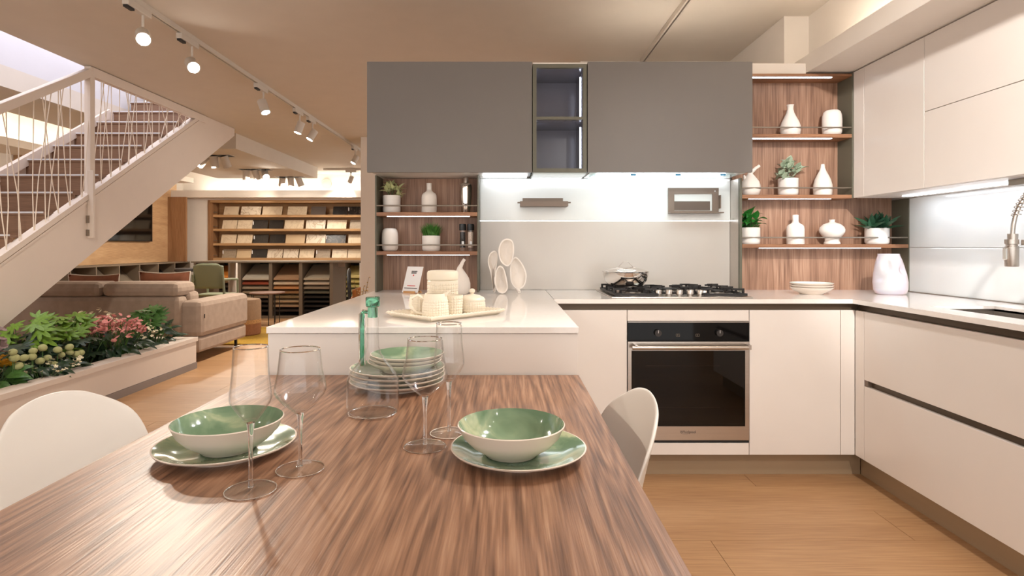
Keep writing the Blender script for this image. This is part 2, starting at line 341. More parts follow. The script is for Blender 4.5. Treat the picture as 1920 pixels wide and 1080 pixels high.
# back run
g.box(0.2345, RX0, YE, YW, WT - 0.021, WT)
g.box(RX0, 2.31, SY1, YW, WT - 0.021, WT); g.box(RX0, SX0, SY0, SY1, WT - 0.021, WT); g.box(SX1, 2.31, SY0, SY1, WT - 0.021, WT); g.box(RX0, 2.31, RY0, SY0, WT - 0.021, WT)
tag(g.build('corner_worktop', 'worktop', loc=(1.2, 3.0, WT - 0.021)), 'glossy pale quartz corner worktop holding the gas hob and the sink', 'worktop')
# peninsula block
t = thing('peninsula_cabinet', 'white peninsula cabinet block joined to the walnut table', 'cabinet', (-0.27, 2.6, 0), world_space=True)
B(-0.763, 0.228, 1.905, 3.5, 0.08, WT - 0.021).build('body', 'white', t, bevel=0.001)
B(-0.765, 0.23, 1.884, 1.904, 0.0, WT - 0.023).build('end_panel', 'white', t, bevel=0.001)
B(-0.72, 0.18, 1.95, 3.5, 0.0, 0.08).build('plinth', 'plinth', t)
def unit(name, label, loc): return thing(name, label, 'cabinet', loc, world_space=True)
GAP = 0.0015
def front(t, name, x0, x1, z0, z1): return B(x0 + GAP, x1 - GAP, YD, YD + 0.02, z0 + GAP, z1 - GAP).build(name, 'white', t, bevel=0.001)
xa, xb, xc, xd = X(1176, YD), X(1404.8, YD), X(1576, YD), X(1603, YD)
t = unit('base_cabinet', 'white base cabinet with plain door between the peninsula and the oven', (0.4, 3.2, ZDb))
B(0.236, xa - 0.001, YD + 0.021, 3.49, ZDb, WT - 0.022).build('body', 'white', t); front(t, 'door', 0.236, xa, ZDb, ZDt)
t = unit('oven_housing', 'white oven housing unit with filler strips above and below the oven', (0.9, 3.2, ZDb))
zo1, zo0 = Z(602.5, YD), Z(830, YD)
B(xa + 0.001, xb - 0.001, YD + 0.08, 3.49, ZDb, zo0 - 0.002).box(xa + 0.001, xb - 0.001, YD + 0.08, 3.49, zo1 + 0.002, WT - 0.022).box(xa + 0.001, xa + 0.012, YD + 0.03, 3.49, zo0, zo1).box(xb - 0.012, xb - 0.001, YD + 0.03, 3.49, zo0, zo1).build('body', 'white', t)
front(t, 'upper_filler', xa, xb, zo1, ZDt); front(t, 'lower_filler', xa, xb, ZDb, zo0)
t = unit('base_cabinet', 'white base cabinet with plain door right of the oven', (1.4, 3.2, ZDb))
B(xb + 0.001, xc - 0.001, YD + 0.021, 3.49, ZDb, WT - 0.022).build('body', 'white', t); front(t, 'door', xb, xc, ZDb, ZDt)
RX = 1.717
t = unit('corner_filler', 'narrow white corner filler panels where the two base runs meet', (1.68, 2.85, ZDb))
front(t, 'filler_panel', xc, RX, ZDb, ZDt)
B(RX, RX + 0.02, 2.817, YD - 0.001, ZDb + GAP, ZDt - GAP).build('filler_panel', 'white', t, bevel=0.001)
ydr0, ydr1 = 1.615, 2.815
zg1, zg0 = Z(712, 2.815), Z(724, 2.815)
def drawers(y0, y1, label):
    t = unit('drawer_cabinet', label, (2.0, (y0 + y1) / 2, ZDb))
    B(RX + 0.05, 2.31, y0 + 0.001, y1 - 0.001, ZDb, 0.69).build('body', 'white', t)
    B(RX, RX + 0.02, y0 + GAP, y1 - GAP, zg1, ZDt - GAP).build('drawer', 'white', t, bevel=0.001)
    B(RX, RX + 0.02, y0 + GAP, y1 - GAP, ZDb + GAP, zg0).build('drawer', 'white', t, bevel=0.001)
    B(RX + 0.02, RX + 0.05, y0 + 0.03, y1 - 0.01, zg0 - 0.02, zg1 + 0.01).build('handle_channel', 'gola', t)
    B(RX + 0.002, RX + 0.05, y1 - 0.028, y1 - GAP, zg0, zg1).build('channel_end', 'bronze', t)
drawers(ydr0, ydr1, 'white two drawer base cabinet under the sink with dark grip channel')
drawers(0.91, 1.61, 'white two drawer base cabinet at the near end of the sink run')
tag(B(0.236, RX + 0.02, YE + 0.03, YE + 0.042, ZDt, WT - 0.0215).build('handle_rail', 'gola', loc=(1, 2.9, ZDt)), 'dark bronze grip channel under the hob worktop edge', 'handle rail')
tag(B(RX + 0.021, RX + 0.04, 0.92, YE + 0.029, ZDt, WT - 0.0215).build('handle_rail', 'gola', loc=(RX + 0.03, 2, ZDt)), 'dark bronze grip channel under the sink worktop edge', 'handle rail')
tag(B(0.236, 1.79, 2.966, 2.984, 0, ZDb - 0.002).build('kickboard', 'plinth', loc=(1, 2.97, 0)), 'brushed bronze kickboard below the oven run', 'kickboard')
tag(B(1.792, 1.81, 0.92, 2.964, 0, ZDb - 0.002).build('kickboard', 'plinth', loc=(1.8, 2, 0)), 'brushed bronze kickboard below the sink drawers', 'kickboard')

# oven
t = thing('oven', 'built-in steel oven with black glass door and control panel', 'oven', (0.9, 3.1, zo0), world_space=True)
ox0, ox1 = xa + 0.003, xb - 0.002; yo = YD - 0.004
B(ox0 + 0.012, ox1 - 0.012, YD + 0.022, 3.42, zo0, zo1).build('body', 'black', t)
zc0 = Z(640, YD)
pn = B(ox0, ox1, yo, YD + 0.02, zc0 + 0.001, zo1 - 0.006).build('control_panel', 'blackg', t, bevel=0.001)
B(ox0, ox1, yo, YD + 0.02, zo1 - 0.005, zo1 - 0.001).build('top_trim', 'steel', t)
for u, v in ((1233, 624), (1348, 624)):
    k_ = G().cyl((X(u, yo), yo, Z(v, yo)), (X(u, yo), yo - 0.016, Z(v, yo)), 0.0165, 24).build('knob', P('knob_grey', (60, 56, 54), 0.35, metal=0.6), pn, smooth=True)
    G().box(X(u, yo) - 0.001, X(u, yo) + 0.001, yo - 0.0168, yo - 0.016, Z(v, yo), Z(v, yo) + 0.014).build('pointer', 'paper', pn)
for u in (1271, 1308):
    a, b_ = X(u - 3.5, yo), X(u + 3.5, yo); z0, z1 = Z(631, yo), Z(626, yo); g = G()
    for q in ((a, b_, z0, z0 + .0015), (a, b_, z1 - .0015, z1), (a, a + .0015, z0, z1), (b_ - .0015, b_, z0, z1), ((a + b_) / 2 - .001, (a + b_) / 2 + .001, z0, z1)): g.box(q[0], q[1], yo - 0.0006, yo, q[2], q[3])
    g.build('touch_symbol', 'taupe', pn)
zd0 = Z(825, YD); zgl1, zgl0 = Z(657, YD), Z(799, YD); gx0, gx1 = X(1183.7, YD), X(1396.7, YD)
g = G(); g.box(ox0, ox1, yo, YD + 0.02, zgl1, zc0 - 0.001); g.box(ox0, ox1, yo, YD + 0.02, zd0, zgl0); g.box(ox0, gx0, yo, YD + 0.02, zgl0, zgl1); g.box(gx1, ox1, yo, YD + 0.02, zgl0, zgl1)
dr = g.build('door', 'steel', t)
# window: smoked pane before a dark cavity with two racks
B(gx0 - 0.001, gx1 + 0.001, yo + 0.003, yo + 0.008, zgl0 - 0.001, zgl1 + 0.001).build('window_pane', thin_glass('smoked_glass', (0.30, 0.26, 0.24), 1.4), dr)
g = G(); g.box(gx0, gx1, YD + 0.0195, YD + 0.021, zgl0, zgl1); g.build('cavity', P('oven_cavity', (38, 32, 29), 0.6), dr)
for v in (687, 765):
    G().tube([(X(1212, YD), YD + 0.012, Z(v, YD)), (X(1352, YD), YD + 0.012, Z(v, YD))], 0.0022, 6).build('rack', 'steel', dr)
B(ox0, ox1, YD, YD + 0.02, zo0 + 0.001, zd0 - 0.002).build('bottom_vent', 'black', t)
G().tube([(X(1186, 2.84), 2.845, Z(652, 2.845)), (X(1404, 2.84), 2.845, Z(652, 2.845))], 0.0105, 14).build('handle', 'steel', dr, smooth=True)
for u in (1187, 1396):
    B(X(u, YD), X(u + 6, YD), 2.84, yo, Z(653, YD), Z(644, YD)).build('handle_bracket', 'steel', dr, bevel=0.001)
def text_mesh(body, size, mat, name):
    c = bpy.data.curves.new(name, 'FONT'); c.body = body; c.size = size; c.align_x = 'CENTER'; c.align_y = 'CENTER'; c.extrude = 0.0003
    o = bpy.data.objects.new(name, c); col.objects.link(o); bpy.context.view_layer.update()
    me = bpy.data.meshes.new_from_object(o.evaluated_get(bpy.context.evaluated_depsgraph_get())); bpy.data.objects.remove(o)
    me.materials.clear(); me.materials.append(M[mat]); me.name = name; return me
lg = part('brand_lettering', text_mesh('Whirlpool', 0.019, 'ink', 'brand_lettering'), dr, (X(1290, yo) - 0.9, yo - 0.0005 - 3.1, Z(810, yo) - zo0), (R(90), 0, 0))
sw = G().tube([(X(1284, yo) + 0.022 * math.cos(a) * 0.9, yo - 0.0006, Z(811.5, yo) + 0.006 * math.sin(a)) for a in [R(200 + 17 * i) for i in range(11)]], 0.0006, 5).build('brand_swoosh', 'ink', dr)

# wall cabinets
YU = 3.19; zu1, zu0 = Z(115.5, YU), Z(323, YU)
def wall_unit(u0, u1, label):
    x0, x1 = X(u0, YU), X(u1, YU)
    t = thing('wall_cabinet', label, 'cabinet', ((x0 + x1) / 2, 3.35, zu0), world_space=True)
    B(x0 + 0.001, x1 - 0.001, YU + 0.021, 3.518, zu0 + 0.012, zu1 - 0.003).build('body', 'grey', t)
    B(x0, x1, YU, YU + 0.02, zu0, zu1).build('lift_door', 'grey', t, bevel=0.001)
    B(x0 + 0.018, x1 - 0.018, YU + 0.03, 3.515, zu0 + 0.002, zu0 + 0.0118).build('underside_panel', P('underside', (226, 222, 216), 0.25), t)
    return t
tl = wall_unit(688, 997.5, 'wide charcoal wall cabinet above the wooden shelves on the left')
tr = wall_unit(1102, 1411, 'wide charcoal wall cabinet with extractor hood above the gas hob')
B(X(1125, YU), X(1370, YU), 3.26, 3.34, zu0 - 0.006, zu0 + 0.002).build('hood_light', 'hoodled', tr)
B(X(1112, YU), X(1385, YU), 3.23, 3.44, zu0 - 0.012, zu0 - 0.006).build('hood_glass', thin_glass('hood_glass', (0.86, 0.95, 0.95)), tr)
for u in (1185, 1270, 1355): B(X(u, YU), X(u + 10, YU), 3.222, 3.226, zu0 - 0.014, zu0 - 0.004).build('blue_tape', 'tape', tr)
B(X(905, 3.3), X(988, 3.3), 3.30, 3.36, zu0 - 0.004, zu0 + 0.002).build('underside_light', 'hoodled', tl)
# niche unit
t = thing('niche_cabinet', 'olive framed open niche unit with two lit compartments', 'cabinet', (X(1050, YU), 3.35, zu0), world_space=True)
nx0, nx1 = X(999, YU), X(1100.5, YU); nz0, nz1 = Z(322.5, YU), Z(119.5, YU); w_ = 0.0205
yn = YU + 0.004
g = G(); g.box(nx0, nx0 + w_, yn, 3.50, nz0, nz1); g.box(nx1 - w_, nx1, yn, 3.50, nz0, nz1); g.box(nx0 + w_, nx1 - w_, yn, 3.50, nz1 - w_, nz1); g.box(nx0 + w_, nx1 - w_, yn, 3.50, nz0, nz0 + w_)
g.build('frame', 'olive', t)
zm = Z(221, YU)
B(nx0 + w_, nx1 - w_, yn + 0.001, 3.50, zm - 0.008, zm + 0.008).build('shelf', 'olive', t)
g = G(); g.box(nx0 + w_, nx1 - w_, 3.49, 3.50, nz0 + w_, nz1 - w_); g.build('back_panel', 'nichein', t)
for z0, z1 in ((nz0 + w_, zm - 0.008), (zm + 0.008, nz1 - w_)):
    e_ = 0.0015
    B(nx0 + w_, nx0 + w_ + e_, yn + 0.02, 3.49, z0, z1).build('lining', 'nichein', t); B(nx1 - w_ - e_, nx1 - w_, yn + 0.02, 3.49, z0, z1).build('lining', 'nichein', t)
    B(nx0 + w_, nx1 - w_, yn + 0.02, 3.49, z1 - e_, z1).build('lining', 'nichein', t)
    B(nx1 - w_ - 0.004, nx1 - w_ - 0.0016, 3.30, 3.303, z0 + 0.002, z1 - 0.02).build('light_strip', emit('niche_led', (0.75, 0.8, 1.0), 16), t)
    B(nx0 + w_ + 0.0016, nx0 + w_ + 0.004, 3.30, 3.303, z0 + 0.002, z1 - 0.02).build('light_strip', bpy.data.materials['niche_led'], t)
B(nx0 + 0.003, nx1 - 0.003, YU + 0.02, 3.44, nz0 - 0.010, nz0 - 0.0005).build('glass_base', P('frosted_glass_base', (214, 226, 226), 0.1), t)
B(nx0, nx1, YU + 0.02, 3.515, nz1 + 0.0005, nz1 + 0.013).build('top_cap', 'wall', t)

# open shelves
def shelf_unit(name, label, x0, x1, yf, yb, loc): return thing(name, label, 'shelf', loc, world_space=True)
YL = 3.31
t = thing('open_shelf_unit', 'walnut open shelf unit with two shelves left of the splashback', 'shelf', (-0.45, 3.4, WT), world_space=True)
lx0, lx1 = X(703, YL), X(897.5, YL); th = 0.008
B(lx0 + th, lx1 - th, 3.492, 3.50, WT, zu0).build('back_panel', 'walnutz', t)
B(lx0, lx0 + th, YL, 3.50, WT, zu0 - 0.001).build('side_panel', 'olive', t); B(lx1 - th, lx1, YL, 3.50, WT, zu0 - 0.001).build('side_panel', 'olive', t)
ROWL = []
for v, rv in ((398, 385.5), (471, 459.5)):
    zt = Z(v, YL); ROWL.append(zt)
    s_ = B(lx0 + th, lx1 - th, YL, 3.492, zt - 0.021, zt).build('shelf_board', 'walnutx', t, bevel=0.001)
    G().cyl((lx0 + th, YL + 0.006, Z(rv, YL)), (lx1 - th, YL + 0.006, Z(rv, YL)), 0.0042, 10).build('guard_rail', 'alu', t, smooth=True)
    B(X(724, YL), X(880, YL), YL + 0.02, YL + 0.034, zt - 0.0235, zt - 0.021).build('light_strip', 'led', s_)
YR = 3.346
t = thing('open_shelf_unit', 'tall walnut open shelf unit right of the hob with four boards', 'shelf', (1.7, 3.42, WT), world_space=True)
rx0 = 1.333; rx1, rx2 = X(1600, YR), X(1706, YR); zB = Z(365, YR); ztop = Z(137, YR)
B(rx0 + 0.012, rx1 - 0.008, 3.492, 3.50, zB, ztop).build('back_panel', 'walnutz', t)
B(rx0 + 0.012, rx2 - 0.008, 3.492, 3.50, WT, zB).build('back_panel', 'walnutz', t)
B(rx0, rx0 + 0.012, YR + 0.024, 3.50, WT, zu0 - 0.013).build('side_panel', 'steel', t)
B(rx0 + 0.0005, rx0 + 0.0125, YR, YR + 0.0238, WT, zu0 - 0.013).build('edge_profile', 'olive', t)
B(rx1 - 0.008, rx1, YR, 3.50, zB - 0.02, ztop).build('side_panel', 'olive', t)
B(rx2 - 0.008, rx2, YR, 3.50, WT, 1.425).build('side_panel', 'olive', t)
def rboard(v, x1, u0, u1, thk=0.021):
    zt = Z(v, YR)
    s_ = B(rx0 + 0.013, x1 - 0.0085, YR, 3.492, zt - thk, zt).build('shelf_board', 'walnutx', t, bevel=0.001)
    B(X(u0, YR), X(u1, YR), YR + 0.02, YR + 0.036, zt - thk - 0.0025, zt - thk).build('light_strip', 'led', s_)
    return zt
rboard(138, rx1, 1400, 1564, 0.014)
ROWR = []
for v, rv, x1, u0, u1 in ((251, 238.5, rx1, 1395, 1564), (365, 352, rx1, 1408, 1562), (458, 445.5, rx2, 1428, 1656)):
    ROWR.append(rboard(v, x1, u0, u1))
    G().cyl((rx0 + 0.013, YR + 0.006, Z(rv, YR)), (x1 - 0.009, YR + 0.006, Z(rv, YR)), 0.0042, 10).build('guard_rail', 'alu', t, smooth=True)

# splashbacks
zs = Z(413.5, 3.49)
t = thing('splashback', 'back-lit white glass splashback behind the hob with a beige lower panel', 'splashback', (0.6, 3.495, WT), world_space=True)
B(lx1 + 0.001, rx0 - 0.001, 3.494, 3.518, WT + 0.001, zs - 0.004).build('lower_panel', 'splashb', t)
B(lx1 + 0.001, rx0 - 0.001, 3.490, 3.518, zs, zu0 - 0.001).build('glass_panel', 'splash', t)
B(lx1 + 0.001, rx0 - 0.001, 3.493, 3.51, zs - 0.004, zs).build('light_strip', emit('seam_led', COOL, 3), t)
B(lx1 + 0.02, rx0 - 0.02, 3.455, 3.475, zu0 - 0.016, zu0 - 0.013).build('wash_light', 'hoodled', t)
t = thing('splashback', 'cool lit white glass splashback along the sink wall', 'splashback', (2.305, 2.4, WT), world_space=True)
B(2.30, 2.312, 0.9, 3.345, WT + 0.004, 1.144).build('glass_panel', 'splash', t)
B(2.30, 2.312, 0.9, 3.345, 1.1465, 1.425).build('glass_panel', 'splash', t)
B(2.292, 2.31, 0.9, 3.345, WT + 0.0005, WT + 0.0035).build('upstand_seal', 'alu', t)

# right wall units
XU = 1.98; zr0, zr1 = 1.427, 2.145
def r_unit(y0, y1, fronts, label):
    t = thing('wall_cabinet', label, 'cabinet', (2.15, (y0 + y1) / 2, zr0), world_space=True)
    B(XU + 0.021, 2.31, y0 + 0.001, y1 - 0.001, zr0, zr1).build('body', 'white', t)
    for z0, z1 in fronts: B(XU, XU + 0.02, y0 + GAP, y1 - GAP, z0 + GAP, z1 - GAP).build('door' if len(fronts) == 1 else 'flap_door', 'white', t, bevel=0.001)
    return t
ya, yb_, zsp = X(1, 1) and 1100 * XU / (1620 - CX), 1100 * XU / (1733 - CX), Z(210, 1100 * XU / (1733 - CX))
r_unit(ya, YR - 0.001, [(zr0, zr1)], 'slim white filler unit where the sink wall cabinets meet the shelves')
r_unit(yb_, ya, [(zr0, zr1)], 'white wall cabinet with one tall plain door next to the open shelves')
tc_ = r_unit(yb_ - 0.9, yb_, [(zr0, zsp), (zsp, zr1)], 'white wall cabinet with two stacked flap doors above the sink')
B(2.07, 2.15, yb_ - 0.88, 2.42, zr0 - 0.026, zr0 - 0.001).build('lamp_housing', 'alu', tc_, bevel=0.002)
B(2.16, 2.20, yb_ - 0.85, 3.2, zr0 - 0.004, zr0 - 0.0005).build('light_strip', emit('sink_led', (0.8, 0.88, 1.0), 12), tc_)
r_unit(0.92, yb_ - 0.901, [(zr0, zsp), (zsp, zr1)], 'white wall cabinet with flap doors at the near end of the sink wall')

# sink and tap
t = thing('sink', 'undermounted stainless steel sink in the quartz worktop', 'sink', (1.97, 2.1, 0.70), world_space=True)
e = 0.004
g = G(); g.box(SX0, SX1, SY0, SY1, 0.70, 0.705)
g.box(SX0 - e, SX0, SY0, SY1, 0.70, WT - 0.012).box(SX1, SX1 + e, SY0, SY1, 0.70, WT - 0.012).box(SX0, SX1, SY0 - e, SY0, 0.70, WT - 0.012).box(SX0, SX1, SY1, SY1 + e, 0.70, WT - 0.012)
g.build('basin', 'steel', t)
G().lathe([(0.045, 0.7052), (0.045, 0.708), (0.03, 0.7075)], (1.97, 2.1, 0), 24).build('drain', 'chrome', t, smooth=True)
B(SX0 + 0.16, SX0 + 0.26, 2.3, 2.304, 0.78, 0.80).build('overflow_slot', 'black', t)
t = thing('kitchen_tap', 'steel spring-neck kitchen tap with pull-down spray head', 'tap', (2.21, 2.22, WT), world_space=True)
G().lathe([(0.027, WT), (0.027, WT + 0.05), (0.018, WT + 0.055), (0.018, 1.2)], (2.21, 2.22, 0), 20).build('column', 'steel', t, smooth=True)
xh, yh = X(1899, 2.28), 2.28
arc = [(2.21, 2.22, 1.2)] + [(2.21 - (2.21 - xh - 0.0) * (1 - math.cos(a)) / 2 - 0.0, 2.22 + 0.06 * (1 - math.cos(a)) / 2, 1.2 + 0.19 * math.sin(a)) for a in [R(10 * i) for i in range(1, 18)]]
arc += [(xh, yh, 1.21), (xh - 0.004, yh, 1.17)]
G().tube(arc, 0.008, 10).build('hose', 'steel', t, smooth=True)
cv = [Vector(p) for p in arc[:17]]; sp = []
for i in range(len(cv) - 1):
    d = (cv[i + 1] - cv[i]); dn = d.normalized(); e1 = dn.cross(Vector((0, 1, 0))).normalized(); e2 = dn.cross(e1)
    for k_ in range(16): a = 2 * math.pi * k_ / 8; sp.append(cv[i] + d * (k_ / 16) + (e1 * math.cos(a) + e2 * math.sin(a)) * 0.0145)
G().tube(sp, 0.0022, 5).build('spring', 'steel', t, smooth=True)
G().lathe([(0.016, 1.165), (0.017, 1.2), (0.0155, 1.2)], (xh, yh, 0), 20).build('spring_collar', 'steel', t, smooth=True)
hd = G().lathe([(0.021, Z(500, yh)), (0.0225, Z(498, yh)), (0.0225, Z(462, yh)), (0.019, Z(461, yh)), (0.019, Z(458.5, yh)), (0.0225, Z(457.5, yh)), (0.0225, Z(449, yh)), (0.012, Z(448.5, yh))], (xh - 0.004, yh, 0), 28).build('spray_head', 'steel', t, smooth=True)
B(xh - 0.034, xh - 0.025, yh - 0.008, yh + 0.008, Z(487, yh), Z(465, yh)).build('spray_button', 'chrome', hd, bevel=0.002)
B(xh + 0.015, 2.21, 2.235, 2.262, Z(460, yh), Z(449, yh)).build('support_arm', 'steel', t, bevel=0.002)
G().cyl((2.21, 2.2, 1.0), (2.21, 2.13, 1.04), 0.006, 10).build('lever', 'steel', t, smooth=True)
# ================================================================= HOB
hx0, hx1, hy0, hy1 = 0.524, 1.229, 2.914, 3.424
t = thing('gas_hob', 'five burner steel gas hob with black cast iron grates', 'hob', (0.88, 3.17, WT), world_space=True)
G().prism([(hx0, hy0), (hx1, hy0), (hx1, hy1), (hx0, hy1)], WT + 0.0003, WT + 0.006, 'Z').build('steel_plate', 'steel', t, bevel=0.002)
zt = WT + 0.006; zg = WT + 0.045
burners = [(0.655, 3.28, 0.045), (0.655, 3.06, 0.035), (0.88, 3.21, 0.058), (1.10, 3.28, 0.045), (1.10, 3.06, 0.035)]
for bx, by, br in burners:
    b_ = G().lathe([(br + 0.01, zt), (br + 0.008, zt + 0.008), (br, zt + 0.012), (br, zt + 0.017)], (bx, by, 0), 24).build('burner', 'steel', t, smooth=True)
    G().lathe([(br - 0.004, zt + 0.0172), (br - 0.003, zt + 0.023), (br - 0.012, zt + 0.026)], (bx, by, 0), 24).build('burner_cap', 'iron', b_, smooth=True)
def bar(g, x0, y0, x1, y1, z0, z1, w=0.009):
    d = Vector((x1 - x0, y1 - y0, 0)).normalized(); n_ = Vector((-d.y, d.x, 0)) * w / 2
    vs = []
    for z in (z0, z1):
        for p, s_ in ((Vector((x0, y0, 0)), -1), (Vector((x1, y1, 0)), -1), (Vector((x1, y1, 0)), 1), (Vector((x0, y0, 0)), 1)): q = p + n_ * s_; vs.append((q.x, q.y, z))
    g.add(vs, [(0, 3, 2, 1), (4, 5, 6, 7), (0, 1, 5, 4), (1, 2, 6, 5), (2, 3, 7, 6), (3, 0, 4, 7)])
for gx0, gx1, gy0 in ((0.545, 0.765, 2.945), (0.775, 0.985, 3.06), (0.995, 1.21, 2.945)):
    g = G(); gy1 = 3.40; zb = zt + 0.004
    for y in (gy0, gy1): bar(g, gx0, y, gx1, y, zb, zb + 0.012)
    for x in (gx0 + 0.004, gx1 - 0.004): bar(g, x, gy0, x, gy1, zb, zb + 0.012)
    for bx, by, br in burners:
        if gx0 < bx < gx1:
            for a in range(4):
                an = R(45 + 90 * a) if br < 0.05 else R(90 * a + 45)
                c_, s_ = math.cos(an), math.sin(an); r1 = min((gx1 - gx0) / 2 - 0.004, 0.105)
                ex, ey = bx + c_ * r1 * 1.0, by + s_ * r1 * 1.0
                bar(g, bx + c_ * 0.03, by + s_ * 0.03, ex, ey, zg - 0.009, zg)
                bar(g, ex - c_ * 0.008, ey - s_ * 0.008, ex + c_ * 0.002, ey + s_ * 0.002, zb, zg)
                bar(g, ex, ey, gx0 + 0.004 if c_ < 0 else gx1 - 0.004, ey, zb, zb + 0.012)
            for y in (by - 0.075, by + 0.075):
                bar(g, gx0 + 0.004, y, bx - 0.05, y, zg - 0.009, zg); bar(g, gx1 - 0.004, y, bx + 0.05, y, zg - 0.009, zg)
                for x in (gx0 + 0.004, gx1 - 0.004): bar(g, x, y - 0.005, x, y + 0.005, zb, zg, 0.01)
    g.build('grate', 'iron', t)
for i, u in enumerate((1234, 1254, 1274, 1294, 1313)):
    x_ = X(u, 2.985)
    k_ = G().lathe([(0.0185, zt), (0.0185, zt + 0.003), (0.0135, zt + 0.005), (0.0135, zt + 0.007), (0.0175, zt + 0.009), (0.017, zt + 0.029), (0.0155, zt + 0.031)], (x_, 2.985, 0), 24).build('knob', 'steel', t, smooth=True)
# pan
px_, py_ = 0.645, 3.17
t = thing('saucepan', 'polished steel pan with domed lid on the rear left burner', 'pan', (px_, py_, zg))
G().lathe([(0.0, 0.0005), (0.075, 0.0005), (0.093, 0.006), (0.112, 0.03), (0.12, 0.055), (0.122, 0.074), (0.127, 0.078), (0.1195, 0.0745), (0.117, 0.055), (0.108, 0.03), (0.09, 0.009), (0, 0.004)], n=48).build('pan_body', 'chrome', t, smooth=True)
ld = G().lathe([(0.1265, 0.0786), (0.1265, 0.0805), (0.118, 0.082), (0.10, 0.089), (0.07, 0.097), (0.035, 0.102), (0.0, 0.103)], n=48).build('lid', 'chrome', t, smooth=True)
hp = [(-0.055, 0.1), (-0.04, 0.1035), (-0.012, 0.131), (0, 0.133), (0.012, 0.131), (0.04, 0.1035), (0.055, 0.1)]
G().prism(hp + [(x, z - 0.003) for x, z in hp[::-1]], -0.009, 0.009, 'Y').build('lid_handle', 'chrome', ld, bevel=0.001)
# splash accessories
ya_ = 3.47
t = thing('paper_roll_bar', 'slim bronze rail holder fixed on the lit splashback', 'holder', (X(1020, ya_), 3.488, Z(388, ya_)), world_space=True)
B(X(980, ya_), X(1056, ya_), 3.484, 3.4895, Z(378, ya_), Z(371, ya_)).build('mounting_plate', 'bronze', t)
G().prism([(3.40, Z(388, ya_)), (3.4895, Z(388, ya_)), (3.4895, Z(377, ya_)), (3.484, Z(377, ya_)), (3.484, Z(386, ya_)), (3.405, Z(386, ya_)), (3.405, Z(379, ya_)), (3.40, Z(379, ya_))], X(975, ya_), X(1063, ya_), 'X').build('tray', 'bronze', t)
G().cyl((X(970, ya_), 3.44, Z(380.5, ya_)), (X(1069, ya_), 3.44, Z(380.5, ya_)), 0.0045, 10).build('rod', 'bronze', t)
t = thing('tablet_holder', 'bronze rectangular frame holder on the lit splashback beside the shelves', 'holder', (X(1303, ya_), 3.488, Z(400, ya_)), world_space=True)
a0, a1, b0, b1 = X(1254, ya_), X(1349, ya_), Z(400, ya_), Z(352, ya_)
c0, c1, d0, d1 = X(1265.5, ya_), X(1337, ya_), Z(395, ya_), Z(363, ya_)
g = G(); g.box(a0, a1, 3.482, 3.4895, d1, b1).box(a0, a1, 3.482, 3.4895, b0, d0).box(a0, c0, 3.482, 3.4895, d0, d1).box(c1, a1, 3.482, 3.4895, d0, d1); fr_ = g.build('frame', 'bronze', t)
B(X(1266, ya_), X(1333, ya_), 3.486, 3.4895, Z(394, ya_), Z(377, ya_)).build('back_stop', P('bronze_dark', (98, 84, 74), 0.45, metal=0.3), t)
B(a0, X(1353, ya_), 3.43, 3.482, b0, b0 + 0.006).build('ledge', 'bronze', t); B(a1, X(1351, ya_), 3.46, 3.4895, Z(391, ya_), Z(366, ya_)).build('side_clip', 'bronze', t)
G().box(X(1340.8, ya_), X(1343.2, ya_), 3.4815, 3.482, Z(358.6, ya_), Z(357.4, ya_)).box(X(1341.6, ya_), X(1342.4, ya_), 3.4815, 3.482, Z(359.6, ya_), Z(356.4, ya_)).build('cut_out', 'paper', fr_)

# ================================================================= SHELF OBJECTS
YI = 3.405
def vase(name, label, cat, u0, u1, v0, z, prof, mat='ceram', Y=YI, sub=None):
    """prof in fractions of radius and height; the outline pixels give the size at depth Y"""
    x0, x1 = X(u0, Y), X(u1, Y); r = (x1 - x0) / 2; h = Z(v0, Y) - z
    return tag(G().lathe([(a * r, b * h) for a, b in prof], n=36).build(name, mat, smooth=True, loc=((x0 + x1) / 2, Y, z)), label, cat)
# lathe meshes built about the origin: loc shift must not move them
_lb = G.build
def vase(name, label, cat, u0, u1, v0, z, prof, mat='ceram', Y=YI):
    x0, x1 = X(u0, Y), X(u1, Y); r = (x1 - x0) / 2; h = Z(v0, Y) - z
    o = G().lathe([(a * r, b * h) for a, b in prof], n=36).build(name, mat, smooth=True); o.location = ((x0 + x1) / 2, Y, z + 0.0003)
    return tag(o, label, cat)
CAPS = [(0.0, 0), (0.72, 0), (0.86, 0.03), (0.97, 0.12), (1, 0.3), (1, 0.62), (0.97, 0.78), (0.86, 0.92), (0.66, 0.985), (0.4, 1.0), (0, 1.0)]
BOTT = [(0, 0), (0.97, 0), (1, 0.02), (1, 0.52), (0.96, 0.6), (0.8, 0.66), (0.5, 0.71), (0.36, 0.75), (0.34, 0.8), (0.35, 0.99), (0.31, 1.0), (0.26, 0.99), (0.26, 0.85), (0, 0.8)]
PEAR = [(0, 0), (0.8, 0), (0.93, 0.05), (1, 0.17), (0.97, 0.3), (0.82, 0.45), (0.58, 0.6), (0.38, 0.74), (0.29, 0.86), (0.31, 0.96), (0.36, 1.0), (0.28, 0.99), (0.2, 0.9), (0, 0.85)]
DROP = [(0, 0), (0.93, 0), (0.96, 0.02), (1, 0.22), (0.98, 0.33), (0.84, 0.5), (0.6, 0.65), (0.38, 0.77), (0.24, 0.88), (0.2, 0.97), (0.18, 1.0), (0.12, 0.99), (0, 0.95)]
WIDE = [(0, 0), (0.62, 0), (0.65, 0.03), (0.55, 0.14), (0.56, 0.24), (0.8, 0.36), (0.97, 0.48), (1, 0.58), (0.92, 0.7), (0.66, 0.82), (0.34, 0.87), (0.22, 0.9), (0.21, 0.97), (0.25, 1.0), (0.15, 1.0), (0.12, 0.9), (0, 0.85)]
